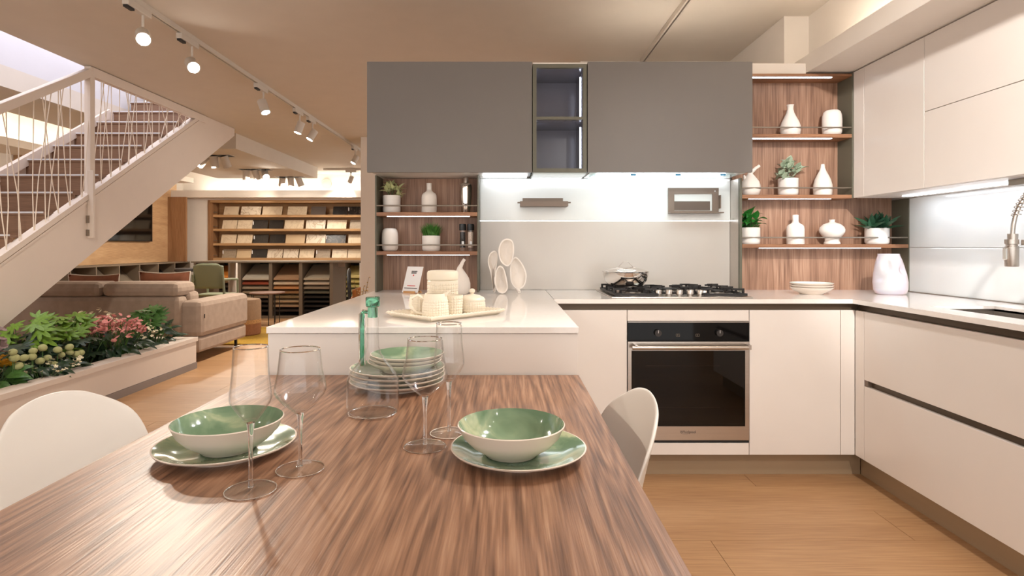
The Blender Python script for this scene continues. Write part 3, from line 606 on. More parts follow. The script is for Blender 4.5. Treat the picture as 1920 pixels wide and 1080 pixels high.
vase('bottle_vase', 'matt cream bottle vase on the upper left shelf beside the shaker', 'vase', 790.5, 819, 343.5, ROWL[0], BOTT)
vase('capsule_vase', 'rounded white capsule vase on the lower left shelf', 'vase', 716, 746.5, 428, ROWL[1], CAPS)
vase('pear_vase', 'white pear shaped vase on the topmost right shelf', 'vase', 1463.5, 1500, 197, ROWR[0], PEAR)
vase('capsule_vase', 'rounded white capsule vase on the topmost right shelf', 'vase', 1543, 1577, 207, ROWR[0], CAPS)
vase('drop_vase', 'white drop shaped vase with slim neck beside the grey-green plant', 'vase', 1526, 1559, 308, ROWR[1], DROP)
vase('bottle_vase', 'white bottle vase on the long lower right shelf', 'vase', 1476, 1507, 403, ROWR[2], BOTT)
vase('footed_vase', 'squat white footed vase with a tiny neck on the lower right shelf', 'vase', 1538, 1582, 412, ROWR[2], WIDE)
def bird(label, u0, u1, vtop, z, Y, tip_u):
    x0, x1 = X(u0, Y), X(u1, Y); r = (x1 - x0) / 2; h = Z(vtop, Y) - z; xt = X(tip_u, Y) - (x0 + x1) / 2
    t = thing('spouted_vase', label, 'vase', ((x0 + x1) / 2, Y, z + 0.0003))
    ks = [(0, 0), (0.7, 0), (0.88, 0.05), (1, 0.18), (1, 0.3), (0.86, 0.46), (0.6, 0.58), (0.36, 0.68), (0.24, 0.76)]
    vs = G(); n = 28; rings = []
    pts = [(Vector((0, 0, b * h)), a * r) for a, b in ks[1:]] + [(Vector((xt * .25, 0, .82 * h)), .19 * r), (Vector((xt * .6, 0, .92 * h)), .16 * r), (Vector((xt, 0, h)), .15 * r)]
    vs.tube([p for p, _ in pts], [q for _, q in pts], n); vs.build('body', 'ceram', t, smooth=True)
    G().tube([(-0.55 * r, 0, 0.55 * h), (-0.62 * r, 0, 0.64 * h), (-0.68 * r, 0, 0.68 * h)], [0.2 * r, 0.13 * r, 0.1 * r], 14).build('stub_spout', 'ceram', t, smooth=True)
bird('matt cream spouted vase on the middle right shelf half behind the grey cabinet', 1389, 1425, 311, ROWR[1], YI, 1424)
bird('glossy cream spouted vase on the worktop behind the lidded canister', 843, 882, 486, WT, 3.2, 871)
# cocktail shaker
t = thing('cocktail_shaker', 'polished steel cocktail shaker on the upper left shelf', 'shaker', (X(873.5, YI), YI, ROWL[0] + 0.0003))
k = (X(885, YI) - X(862, YI)) / 2; h = Z(333, YI) - ROWL[0]
bd = G().lathe([(0.66 * k, 0), (0.7 * k, 0.02 * h), (0.95 * k, 0.45 * h), (k, 0.7 * h), (0.96 * k, 0.76 * h)], n=32).build('body', 'chrome', t, smooth=True)
G().lathe([(0.97 * k, 0.762 * h), (0.92 * k, 0.8 * h), (0.6 * k, 0.845 * h), (0.42 * k, 0.85 * h)], n=32).build('strainer_top', 'chrome', t, smooth=True)
G().lathe([(0.44 * k, 0.851 * h), (0.42 * k, 0.97 * h), (0.36 * k, h), (0, h)], n=24).build('cap', 'steel', t, smooth=True)
for u, mt, lb in ((867.5, 'pepper', 'slim glass grinder of dark peppercorns with black cap'), (882.5, 'salt', 'slim glass grinder of pale salt with black cap')):
    t = thing('spice_grinder', lb, 'grinder', (X(u, YI), YI, ROWL[1] + 0.0003)); h = Z(420, YI) - ROWL[1]
    G().lathe([(0.0205, 0), (0.0205, 0.2 * h), (0.019, 0.22 * h), (0.019, 0.76 * h), (0.015, 0.77 * h), (0.0165, 0.2 * h), (0.0165, 0.02)], n=20, cap1=False).build('jar', 'thin', t, smooth=True)
    G().lathe([(0.0162, 0.02), (0.0162, 0.7 * h)], n=20).build('spice_filling', mt, t, smooth=True)
    G().lathe([(0.0205, 0.765 * h), (0.0205, 0.97 * h), (0.0185, h)], n=20).build('cap', 'black', t, smooth=True)
    B(-0.004, 0.009, -0.0206, -0.0196, 0.22 * h, 0.36 * h).build('paper_label', 'paper', t)

# leaves
def leaf_mesh(name, mat, L=1.0, W=0.5, curl=0.3, fold=0.15, tip=1.0, n=5):
    g = G()
    def fn(a, b):
        s_ = (a - 0.5) * 2; w = W / 2 * (math.sin(math.pi * min(1, b ** 0.8)) ** tip) if 0 < b < 1 else 0.002
        return (s_ * w, b * L, fold * abs(s_) * w * 2 - curl * b * b * L)
    g.grid(fn, 4, n); return g.mesh(name, mat, True)
def palmate_mesh(name, mat, lobes=7, R0=0.5):
    g = G(); vs = [(0, 0, 0.03)]; n = lobes * 4
    for i in range(n + 1):
        a = R(-135 + 270 * i / n) + R(90); q = (i % 4) / 4
        r_ = R0 * (0.46 + 0.54 * (1 - abs(q - 0.5) * 2) ** 0.8) * (1 - 0.18 * abs(i / n - 0.5) * 2)
        vs.append((r_ * math.cos(a), r_ * math.sin(a), -0.22 * (r_ / R0) ** 2 * R0 + (0.05 * R0 if i % 4 == 2 else 0)))
    g.add(vs, [(0, i, i + 1) for i in range(1, n + 1)]); return g.mesh(name, mat, True)
def plant(t, mesh, n, base, length, tilt=(20, 75), seed=0, rise=0.0, spread=0.01, name='leaf', jitter=0.25):
    rd = random.Random(seed)
    for i in range(n):
        az = 2.4 * i + rd.uniform(-0.3, 0.3); f = i / max(1, n - 1); tl = R(tilt[0] + (tilt[1] - tilt[0]) * (1 - f))
        sc = length * rd.uniform(1 - jitter, 1 + jitter)
        part(name, mesh, t, (base[0] + spread * math.cos(az) * rd.random(), base[1] + spread * math.sin(az) * rd.random(), base[2] + rise * f),
             Euler((math.pi / 2 - tl, rd.uniform(-.3, .3), az), 'XYZ'), sc)
def pot(name, label, u0, u1, v0, z, Y=YI):
    x0, x1 = X(u0, Y), X(u1, Y); r = (x1 - x0) / 2; h = Z(v0, Y) - z
    t = thing(name, label, 'plant', ((x0 + x1) / 2, Y, z + 0.0003))
    G().lathe([(0, 0), (0.86 * r, 0), (0.96 * r, 0.06 * h), (r, 0.16 * h), (r, 0.99 * h), (0.97 * r, h), (0.93 * r, 0.98 * h), (0.92 * r, 0.85 * h), (0, 0.84 * h)], n=32).build('pot', 'pot', t, smooth=True)
    G().lathe([(0.91 * r, 0.842 * h), (0.4 * r, 0.88 * h), (0, 0.9 * h)], n=20).build('soil', 'soil', t, smooth=True)
    return t, r, h
LV = {k: leaf_mesh('leaf', k, W=w, curl=c, fold=f) for k, w, c, f in (('leafv', .42, .35, .2), ('leafg', .62, .35, .25), ('leafe', .6, .5, .15), ('leafs', .32, .12, .3), ('leafm', .5, .4, .15), ('leafd', .5, .45, .15), ('leafb', .5, .4, .15))}
t, r, h = pot('potted_plant', 'cream edged variegated plant in white pot on the upper left shelf', 718, 751, 367, ROWL[0])
for i, (dx, dy, dz) in enumerate(((-.02, -.01, .02), (.015, -.02, .035), (.0, .01, .06), (.035, .0, .03), (-.005, -.015, .04), (.045, -.01, .0))): plant(t, LV['leafv'], 7, (dx, dy, h + dz), 0.05, (10, 80), i)
for i, (dx, dy, dz) in enumerate(((-.02, -.01, .02), (.015, -.02, .035), (.0, .01, .06), (.035, .0, .03))): G().tube([(0, 0, 0.8 * h), (dx, dy, h + dz)], 0.0015, 5).build('stem', 'leafm', t)
t, r, h = pot('potted_grass', 'fine green herb grass in white pot on the lower left shelf', 791.5, 825.5, 442, ROWL[1])
g = G(); rd = random.Random(3)
for i in range(420):
    a, q = rd.uniform(0, 6.28), math.sqrt(rd.random()) * 0.85 * r; lean = rd.uniform(0.1, 0.5); L_ = rd.uniform(0.05, 0.11) * (1 - 0.35 * q / r); w = 0.0016
    p0 = Vector((q * math.cos(a), q * math.sin(a), 0.86 * h)); d = Vector((math.cos(a) * lean, math.sin(a) * lean, 1)).normalized(); s_ = Vector((-math.sin(a), math.cos(a), 0)) * w
    m_ = p0 + d * L_ * 0.6; e_ = p0 + d * L_ + Vector((math.cos(a), math.sin(a), 0)) * 0.012
    g.add([p0 - s_, p0 + s_, m_ + s_ * 1.4, m_ - s_ * 1.4, e_], [(0, 1, 2, 3), (3, 2, 4)])
tag(g.build('grass_blades', P('grass_green', (72, 124, 50), 0.5, var=0.35, scale=40), t), kind='stuff')
t, r, h = pot('potted_plant', 'grey-green felted succulent in white pot on the middle right shelf', 1460, 1495.5, 335, ROWR[1])
for i, (dx, dy, dz) in enumerate(((-.045, -.01, .012), (-.005, -.02, .05), (.04, -.01, .03), (.0, .0, .085), (-.025, .0, .06), (-.035, -.03, -.01), (.06, 0, .05))): plant(t, LV['leafg'], 6, (dx, dy, h + dz), 0.052, (10, 85), i + 20); G().tube([(0, 0, 0.85 * h), (dx, dy, h + dz)], 0.003, 5).build('stem', 'leafg', t)
t, r, h = pot('potted_plant', 'glossy emerald leafed plant in white pot at the left end of the long shelf', 1388, 1424, 427, ROWR[2])
for i, (dx, dy, dz) in enumerate(((-.03, -.01, .02), (.03, -.02, .045), (.01, 0, .075), (-.01, -.02, .03), (.04, 0, .015), (-.02, .01, .055))): plant(t, LV['leafe'], 5, (dx, dy, h + dz), 0.06, (20, 100), i + 40); G().tube([(0, 0, 0.85 * h), (dx, dy, h + dz)], 0.0022, 5).build('stem', 'leafm', t)
t, r, h = pot('potted_succulent', 'dark green pointed succulent rosettes in white pot near the sink wall', 1624, 1664.5, 428, ROWR[2])
for i, (dx, dy, dz, n_) in enumerate(((-.035, -.01, .01, 13), (.035, -.015, .01, 13), (.0, .01, .02, 14))): plant(t, LV['leafs'], n_, (dx, dy, h + dz - 0.02), 0.105, (5, 85), i + 60, jitter=0.2)

# bowls and pearly vase on the worktop
def plate_prof(r, h, th=0.005, foot=0.55, flat=0.6):
    return [(0, 0.002), (foot * r, 0.002), (foot * r, 0), (foot * r + 0.004, 0), (foot * r + 0.006, 0.004), (r * 0.85, h * 0.55), (r - 0.002, h - 0.003), (r, h), (r - 0.003, h + 0.0005)], [(r - 0.003, h + 0.0005), (r * 0.84, h * 0.55 + th), (flat * r, 0.002 + th), (0, 0.002 + th)]
Yb = 3.19; rb = (X(1559, Yb) - X(1484, Yb)) / 2
for i in range(3):
    t = thing('stacked_bowl', ('lowest', 'middle', 'topmost')[i] + ' of three shallow white bowls stacked by the pearly vase', 'bowl', (X(1521.5, Yb), Yb, WT + 0.0003 + i * 0.012), group='white bowls stacked on the corner worktop')
    o_, i_ = plate_prof(rb, 0.037, foot=0.5, flat=0.5); G().lathe(o_, n=44, cap1=False).build('bowl_body', 'china', t, smooth=True); G().lathe(i_, n=44, cap0=False).build('inner_glaze', P('pale_mint', (206, 216, 206), 0.15) if i == 2 else 'china', t, smooth=True)
Yv = 3.16; zv = WT + 0.0003; hv = Z(476, Yv) - WT; xv = X(1669, Yv); rv_ = (X(1699, Yv) - X(1640, Yv)) / 2
g = G(); NV, NU = 40, 56; vs = []
pv = [(0.0, .72), (.03, .86), (.12, .97), (.3, 1.0), (.5, .95), (.7, .83), (.85, .72), (.95, .62), (1.0, .60)]
def prof(t_):
    for (a, ra), (b_, rb2) in zip(pv, pv[1:]):
        if a <= t_ <= b_: return ra + (rb2 - ra) * (t_ - a) / (b_ - a)
for j in range(NV + 1):
    t_ = j / NV
    for i in range(NU):
        a = 2 * math.pi * i / NU; r_ = prof(t_) * rv_
        d = 0
        for ca, ct, w1, w2, dep in ((R(-125), .72, .4, .16, .36), (R(-60), .6, .35, .12, .35), (R(200), .45, .6, .2, .2), (R(60), .6, .7, .2, .3), (R(-95), .4, .35, .12, .14)):
            da = (a - ca + math.pi) % (2 * math.pi) - math.pi; d += dep * math.exp(-(da / w1) ** 2 - ((t_ - ct) / w2) ** 2)
        r_ *= 1 - d * 0.8; vs.append((r_ * math.cos(a) + 0.012 * (t_ - .3) * -1, r_ * math.sin(a) * 0.85, t_ * hv))
fs = [(j * NU + i, j * NU + (i + 1) % NU, (j + 1) * NU + (i + 1) % NU, (j + 1) * NU + i) for j in range(NV) for i in range(NU)] + [tuple(range(NU))[::-1]]
g.add(vs, fs); o = g.build('dented_vase', 'pearl', smooth=True, solid=0.004); o.location = (xv, Yv, zv); tag(o, 'pearly iridescent dented glass vase in the worktop corner', 'vase')

# loop sculpture
Ys = 3.22
t = thing('loop_sculpture', 'matt white sculpture of interlocked teardrop loops against the splashback', 'sculpture', (X(951, Ys), Ys, WT), world_space=True)
def loop(pix, y0, wd, name='loop'):
    """ribbon along a closed outline, deeper than thick; pixel outline gives real positions at depth Ys"""
    n = len(pix); pts = []
    for i in range(n):                                  # Catmull-Rom through the outline
        p0, p1, p2, p3 = [Vector(pix[(i + k) % n]) for k in (-1, 0, 1, 2)]
        for s_ in range(6):
            q = s_ / 6; pts.append(0.5 * ((2 * p1) + (p2 - p0) * q + (2 * p0 - 5 * p1 + 4 * p2 - p3) * q * q + (3 * p1 - p0 - 3 * p2 + p3) * q ** 3))
    P3 = [(X(p.x, Ys), Z(p.y, Ys)) for p in pts]; k = len(P3); cx = sum(p[0] for p in P3) / k; cz = sum(p[1] for p in P3) / k
    vs = []; prof = [(0.0, -wd / 2), (0.008, -wd / 2), (0.016, -wd * 0.1), (0.034, wd * 0.22), (0.2, wd * 0.34), (0.2, wd / 2), (0.02, wd * 0.4), (0.0, 0)]
    for (x, z) in P3:
        d = Vector((cx - x, cz - z)); L_ = d.length; d.normalize()
        for inn, dy in prof: s_ = min(inn, L_ * (0.999 if inn > .1 else .8)); vs.append((x + d.x * s_, y0 + dy, z + d.y * s_))
    m_ = len(prof); fs = [(i * m_ + j, i * m_ + (j + 1) % m_, ((i + 1) % k) * m_ + (j + 1) % m_, ((i + 1) % k) * m_ + j) for i in range(k) for j in range(m_)]
    G().add(vs, fs).build(name, 'ceram', t, smooth=True)
loop([(950, 447.5), (961, 452), (964, 470), (960, 490), (951, 499), (939, 490), (934.5, 470), (940, 453)], Ys - 0.0, 0.06)
loop([(936, 498), (944, 502), (950, 520), (952, 540), (944, 549.2), (933, 545), (927, 527), (930, 508)], Ys - 0.005, 0.06)
loop([(968, 482), (980, 495), (987.5, 515), (983, 536), (970, 542), (959, 530), (956, 508), (960, 488)], Ys + 0.02, 0.05)
loop([(927, 470), (933, 478), (931, 500), (928, 520), (929, 545), (925, 547), (920, 515), (914.5, 492), (918, 476)], Ys + 0.04, 0.04)
G().tube([(X(968, Ys), Ys + 0.02, Z(538, Ys)), (X(974, Ys), Ys - 0.02, WT + 0.009)], 0.009, 10).build('foot', 'ceram', t, smooth=True)
G().tube([(X(928, Ys), Ys + 0.04, Z(540, Ys)), (X(926, Ys), Ys + 0.03, WT + 0.008)], 0.008, 10).build('foot', 'ceram', t, smooth=True)

# card on wooden stand
t = thing('menu_card', 'white acrylic card with printed text leaning in a small wooden stand', 'card', (X(771, 3.25), 3.25, WT), R(-28))
cw, ch = 0.108, 0.15; tilt_ = R(20)
cd = part('card', B(-cw / 2, cw / 2, -0.001, 0.001, 0, ch).mesh('card', 'paper'), t, (0, -0.012, 0.004), (-tilt_, 0, 0))
g = G(); rd = random.Random(2)
for r_ in range(2):
    x_ = -0.018
    while x_ < 0.016: w = rd.uniform(0.003, 0.006); g.box(x_, x_ + w, -0.0013, -0.001, 0.118 - r_ * 0.009, 0.125 - r_ * 0.009); x_ += w + 0.0008
part('print_block', g.mesh('print_block', 'ink'), cd)
part('print_mark', B(-0.004, 0.004, -0.0013, -0.001, 0.094, 0.103).mesh('print_mark', 'red'), cd)
g = G(); x_ = -0.027
while x_ < 0.025: w = rd.uniform(0.004, 0.008); g.box(x_, x_ + w, -0.0013, -0.001, 0.036, 0.041); x_ += w + 0.0015
part('print_line', g.mesh('print_line', 'red'), cd)
g = G(); x_ = -0.045
while x_ < 0.043: w = rd.uniform(0.003, 0.008); g.box(x_, x_ + w, -0.0013, -0.001, 0.022, 0.0265); x_ += w + 0.0012
part('print_line', g.mesh('print_line', 'ink'), cd)
B(-0.038, 0.038, -0.022, -0.0145, 0, 0.012).box(-0.038, 0.038, -0.0145, 0.05, 0, 0.0035).box(-0.038, 0.038, 0.03, 0.042, 0.0035, 0.012).build('wooden_stand', 'gwood', t)

# tea set
tz = WT + 0.0003; tc0 = Vector((-0.2215, 2.19, tz)); ta = R(46)
t = thing('serving_tray', 'cream rectangular ceramic tray with scalloped rim under the tea set', 'tray', tc0, ta)
g = G(); g.box(-0.165, 0.165, -0.112, 0.112, 0, 0.008); g.build('base', 'cream', t, bevel=0.002)
g = G()
for (x0, y0, x1, y1) in ((-.182, -.128, .182, -.128), (.182, -.128, .182, .128), (.182, .128, -.182, .128), (-.182, .128, -.182, -.128)):
    n_ = 22 if abs(x1 - x0) > 0.1 else 15; nx, ny = (0, -y0 / .128) if abs(x1 - x0) > .1 else (-x0 / .182, 0)
    def fn(a, b_, x0=x0, y0=y0, x1=x1, y1=y1, n_=n_, nx=nx, ny=ny):
        sc = 0.003 * abs(math.sin(math.pi * a * n_)) if b_ > 0.9 else 0
        q = 1 - b_ ; inset = 0.02 * q + 0.0
        cxx, cyy = x0 + (x1 - x0) * a, y0 + (y1 - y0) * a
        f = 1 - q * 0.1
        return (cxx * (1 - 0.1 * q), cyy * (1 - 0.13 * q), 0.005 + 0.012 * b_ + sc)
    g.grid(fn, n_ * 4, 3)
g.build('rim', 'cream', t, smooth=True, solid=0.006)
zt_ = tz + 0.0085
def emb(name, prof, n=96, rows=9, colsn=26, z0=0.1, z1=0.9, dep=0.0012):
    """lathe with an embossed grid of raised cells between heights z0 and z1"""
    g = G(); fine = []
    for (r0, h0), (r1, h1) in zip(prof, prof[1:]):
        m_ = max(1, int(abs(h1 - h0) / 0.0022)); fine += [(r0 + (r1 - r0) * q / m_, h0 + (h1 - h0) * q / m_) for q in range(m_)]
    fine.append(prof[-1]); H_ = max(h for _, h in prof); vs = []
    for r_, h_ in fine:
        for i in range(n):
            a = 2 * math.pi * i / n; f = h_ / H_; e = 0
            if z0 < f < z1 and r_ > 0.004:
                fr1 = ((f - z0) / (z1 - z0) * rows) % 1; fr2 = (i / n * colsn) % 1
                e = -dep if (fr1 < 0.22 or fr2 < 0.26) else dep * 0.6
            vs.append(((r_ + e) * math.cos(a), (r_ + e) * math.sin(a), h_))
    k = len(fine); g.add(vs, [(j * n + i, j * n + (i + 1) % n, (j + 1) * n + (i + 1) % n, (j + 1) * n + i) for j in range(k - 1) for i in range(n)] + [tuple(range(n))[::-1]])
    return g
def tea(name, label, cat, x, y): return thing(name, label, cat, (x, y, zt_ + 0.0003))
t = tea('lidded_canister', 'tall embossed cream canister with plain lid on the tray', 'canister', -0.242, 2.238)
emb('body', [(0.052, 0), (0.0575, 0.006), (0.058, 0.06), (0.0585, 0.118), (0.055, 0.122), (0, 0.122)], n=160, rows=12, colsn=34).build('body', 'cream', t, smooth=True)
G().lathe([(0.0585, 0.1224), (0.0595, 0.126), (0.0595, 0.148), (0.056, 0.155), (0.045, 0.158), (0, 0.158)], n=44).build('lid', 'cream', t, smooth=True)
t = tea('milk_jug', 'embossed cream jug with looped handle at the front of the tray', 'jug', -0.25, 2.075)
emb('body', [(0.043, 0), (0.0475, 0.006), (0.046, 0.04), (0.041, 0.07), (0.037, 0.083), (0.0345, 0.083), (0.04, 0.06), (0.04, 0.01), (0, 0.008)], n=132, rows=6, colsn=30, z0=.06, z1=.72).build('body', 'cream', t, smooth=True)
G().tube([(-0.036, -0.008, 0.062), (-0.06, -0.016, 0.078), (-0.084, -0.022, 0.066), (-0.086, -0.022, 0.042), (-0.066, -0.016, 0.018), (-0.042, -0.01, 0.012)], [.005, .0055, .0055, .0055, .0055, .005], 12).build('handle', 'cream', t, smooth=True)
G().prism([(0.02, 0.078), (0.052, 0.094), (0.054, 0.09), (0.034, 0.066)], -0.016, 0.016, 'Y').build('spout', 'cream', t, bevel=0.004)
for x_, y_, lb in ((-0.192, 2.14, 'small embossed cream cup behind the jug near the sugar bowl'), (-0.315, 2.135, 'small embossed cream cup behind the jug handle')):
    t = tea('tea_cup', lb, 'cup', x_, y_)
    emb('body', [(0.026, 0), (0.032, 0.008), (0.034, 0.06), (0.0345, 0.072), (0.032, 0.072), (0.031, 0.05), (0.028, 0.01), (0, 0.008)], n=96, rows=6, colsn=20, z0=.08).build('body', 'cream', t, smooth=True)
t = tea('sugar_bowl', 'embossed cream sugar bowl with knobbed domed lid', 'sugar bowl', -0.128, 2.205)
emb('body', [(0.04, 0), (0.048, 0.008), (0.05, 0.03), (0.048, 0.046), (0, 0.046)], n=132, rows=4, colsn=32, z0=.1).build('body', 'cream', t, smooth=True)
ld = G().lathe([(0.0495, 0.0465), (0.0495, 0.05), (0.044, 0.058), (0.028, 0.066), (0.008, 0.07)], n=40).build('lid', 'cream', t, smooth=True)
G().lathe([(0.006, 0.07), (0.006, 0.073), (0.0115, 0.079), (0.011, 0.086), (0.006, 0.09), (0, 0.091)], n=24).build('knob', 'cream', ld, smooth=True)

# ================================================================= TABLE
TZ = 0.74
t = thing('dining_table', 'walnut dining table running from the peninsula toward the viewer', 'table', (-0.277, 1.1, 0), world_space=True)
B(-0.787, 0.232, 0.3, 1.876, TZ - 0.04, TZ).build('tabletop', 'walnut', t, bevel=0.0015)
for x_ in (-0.75, 0.135):
    for y_ in (0.36, 1.74): B(x_, x_ + 0.06, y_, y_ + 0.06, 0, TZ - 0.04).build('leg', 'walnutz', t, bevel=0.002)
ob, ib = plate_prof(0.132, 0.022, foot=0.6, flat=0.66)
obw, ibw = plate_prof(0.103, 0.062, foot=0.42, flat=0.45)
# rounder bowl
obw = [(0, 0.002), (0.045, 0.002), (0.045, 0), (0.05, 0), (0.053, 0.004), (0.078, 0.02), (0.094, 0.037), (0.1025, 0.056), (0.104, 0.058), (0.102, 0.0595)]
ibw = [(0.102, 0.0595), (0.1, 0.056), (0.091, 0.038), (0.075, 0.022), (0.05, 0.009), (0, 0.0065)]
def dish(name, label, cat, prof, x, y, z, group=None, rot=None):
    t = thing(name, label, cat, (x, y, z), group=group)
    G().lathe(prof[0], n=64, cap1=False).build('ceramic_body', 'china', t, smooth=True); G().lathe(prof[1], n=64, cap0=False).build('green_glaze', 'sage', t, smooth=True)
    if rot: t.rotation_euler = rot
    return t
for xs, ys, side, bx in ((0.024, 1.146, 'right', 0.010), (-0.558, 1.172, 'left', -0.552)):
    dish('dinner_plate', 'sage green dinner plate under the bowl at the %s place' % side, 'plate', (ob, ib), xs, ys, TZ + 0.0003)
    dish('soup_bowl', 'sage green soup bowl set on the %s dinner plate' % side, 'bowl', (obw, ibw), bx, ys - 0.006, TZ + 0.0086)
ob2, ib2 = plate_prof(0.137, 0.024, foot=0.6, flat=0.66); oc2, ic2 = plate_prof(0.108, 0.03, foot=0.55, flat=0.6)
ORD = ('lowest', 'second', 'third', 'fourth')
for i in range(4): dish('stacked_plate', '%s large sage plate %sin the stack behind the decanter' % (ORD[i], '' if i == 0 else 'from the bottom '), 'plate', (ob2, ib2), -0.318 + 0.002 * (i % 2), 1.715, TZ + 0.0003 + 0.0125 * i, 'large plates stacked behind the decanter')
for i in range(3): dish('stacked_plate', '%s of three smaller deep sage plates topping the stack' % ('lowest', 'middle', 'topmost')[i], 'plate', (oc2, ic2), -0.30 + 0.004 * i, 1.735, TZ + 0.0455 + 0.0105 * i, 'small plates on the stack')
# glasses
def stemware(name, label, x, y, kind):
    t = thing(name, label, 'glass', (x, y, TZ + 0.0003))
    if kind == 'wine': rim, mx, zmx, zb, h, rb_ = 0.0355, 0.0465, 0.143, 0.102, 0.2205, 0.0425
    else: rim, mx, zmx, zb, h, rb_ = 0.0275, 0.034, 0.152, 0.113, 0.241, 0.041
    w = 0.0011
    out = [(0.006, zb), (0.011, zb + 0.004), (mx * 0.62, zb + (zmx - zb) * 0.45), (mx * 0.92, zmx - (zmx - zb) * 0.14), (mx, zmx + 0.002), (mx * 0.985, zmx + 0.012), (mx * 0.94 * 0.5 + rim * 0.5, (zmx + h) / 2), (rim, h)]
    inn = [(r_ - w, z + (0.0022 if i < 3 else 0)) for i, (r_, z) in enumerate(out)][1:]
    G().lathe(out + [(rim - w / 2, h + 0.0006)] + inn[::-1] + [(0, zb + 0.0085)], n=56, cap0=False).build('bowl', 'thin', t, smooth=True)
    G().tube([((rim - w / 2) * math.cos(R(10 * i)), (rim - w / 2) * math.sin(R(10 * i)), h + 0.0004) for i in range(36)], 0.0011, 6, closed=True).build('rim', 'glass', t, smooth=True)
    G().tube([(rb_ * math.cos(R(10 * i)), rb_ * math.sin(R(10 * i)), 0.0013) for i in range(36)], 0.0012, 6, closed=True).build('foot_edge', 'glass', t, smooth=True)
    G().lathe([(0.0, 0.004), (0.0045, 0.006), (0.0036, 0.015), (0.0033, zb * 0.6), (0.0045, zb * 0.85), (0.0065, zb + 0.001), (0, zb + 0.0012)], n=24).build('stem', 'glass', t, smooth=True)
    G().lathe([(0, 0), (rb_ * 0.98, 0), (rb_, 0.001), (rb_ * 0.98, 0.002), (rb_ * 0.5, 0.0035), (0.009, 0.0055), (0, 0.0058)], n=56).build('foot', 'thin', t, smooth=True)
stemware('wine_glass', 'empty wine glass beside the left bowl', X(563, 1.080), 1.080, 'wine')
stemware('champagne_flute', 'tall empty flute in front of the left bowl', X(470, 0.986), 0.986, 'flute')
stemware('wine_glass', 'empty wine glass between the decanter and the right bowl', X(797, 1.201), 1.201, 'wine')
stemware('champagne_flute', 'slim empty flute behind the right wine glass', X(842, 1.287), 1.287, 'flute')
# decanter
t = thing('glass_decanter', 'clear glass decanter with green glass handle and stopper', 'decanter', (X(699, 1.443), 1.443, TZ + 0.0003))
w = 0.0016
do = [(0, 0), (0.052, 0), (0.0595, 0.004), (0.0633, 0.014), (0.0638, 0.07), (0.0625, 0.084), (0.056, 0.1), (0.044, 0.116), (0.03, 0.132), (0.02, 0.148), (0.0155, 0.166), (0.0145, 0.19), (0.0145, 0.262)]
di = [(max(0, r_ - w), z + (w * 1.6 if i < 3 else 0)) for i, (r_, z) in enumerate(do)]
G().lathe(do + [(0.0138, 0.263)] + di[::-1], n=64).build('body', 'thin', t, smooth=True)
for nm_, rr_, zz_, tr_ in (('neck_rim', 0.0142, 0.2628, 0.0013), ('base_edge', 0.0575, 0.0028, 0.0022)): G().tube([(rr_ * math.cos(R(10 * i)), rr_ * math.sin(R(10 * i)), zz_) for i in range(36)], tr_, 8, closed=True).build(nm_, 'glass', t, smooth=True)
G().tube([(-0.012, 0, 0.248), (-0.0225, 0, 0.25), (-0.0265, 0, 0.243), (-0.0265, 0, 0.2), (-0.0265, 0, 0.13), (-0.025, 0, 0.118)], [.005, .006, .0078, .0085, .0085, .007], 18).build('handle', 'greeng', t, smooth=True)
st = G().lathe([(0, 0.236), (0.0122, 0.236), (0.0122, 0.2625), (0, 0.263)], n=32).build('stopper', 'greeng', t, smooth=True)
G().lathe([(0, 0.2635), (0.0168, 0.2635), (0.0172, 0.266), (0.0172, 0.284), (0.016, 0.286), (0, 0.286)], n=32).build('stopper_top', 'greeng', st, smooth=True)

# ================================================================= CHAIRS (shell seats)
def shell_chair(label, x, y, rz):
    t = thing('shell_chair', label, 'chair', (x, y, 0), rz, 'white shell chairs at the walnut table')
    prof = [(0.225, 0.425), (0.20, 0.45), (0.12, 0.452), (0.0, 0.44), (-0.1, 0.437), (-0.165, 0.455), (-0.2, 0.51), (-0.222, 0.6), (-0.238, 0.68), (-0.25, 0.74), (-0.258, 0.788)]
    hw = [0.16, 0.2, 0.222, 0.23, 0.236, 0.242, 0.25, 0.252, 0.24, 0.205, 0.12]
    wrap = [0, 0, 0, 0, 0.01, 0.035, 0.065, 0.075, 0.06, 0.04, 0.012]; lift = [0.0, 0.01, 0.02, 0.03, 0.05, 0.06, 0.03, 0, 0, 0, 0]
    g = G(); n = 12; vs = []
    for (d, z), w_, wr, lf in zip(prof, hw, wrap, lift):
        for i in range(n + 1): s_ = i / n * 2 - 1; vs.append((d + wr * s_ * s_, s_ * w_, z + lf * s_ ** 4 - (0.02 * s_ * s_ if z > 0.7 else 0)))
    k = len(prof); g.add(vs, [(j * (n + 1) + i, j * (n + 1) + i + 1, (j + 1) * (n + 1) + i + 1, (j + 1) * (n + 1) + i) for j in range(k - 1) for i in range(n)])
    g.build('seat_shell', 'shell', t, smooth=True, solid=0.009, sub=2)
    for sx in (-1, 1):
        for sy in (-1, 1): G().tube([(sx * 0.12, sy * 0.12, 0.437), (sx * 0.2, sy * 0.2, 0)], [0.014, 0.009], 12).build('leg', 'shell', t, smooth=True)
    B(-0.13, 0.13, -0.13, 0.13, 0.415, 0.43).build('seat_mount', 'black', t)
shell_chair('white shell chair on the oven side of the table', 0.105, 1.47, R(180))
shell_chair('white shell chair on the planter side of the table', -0.875, 1.44, 0)
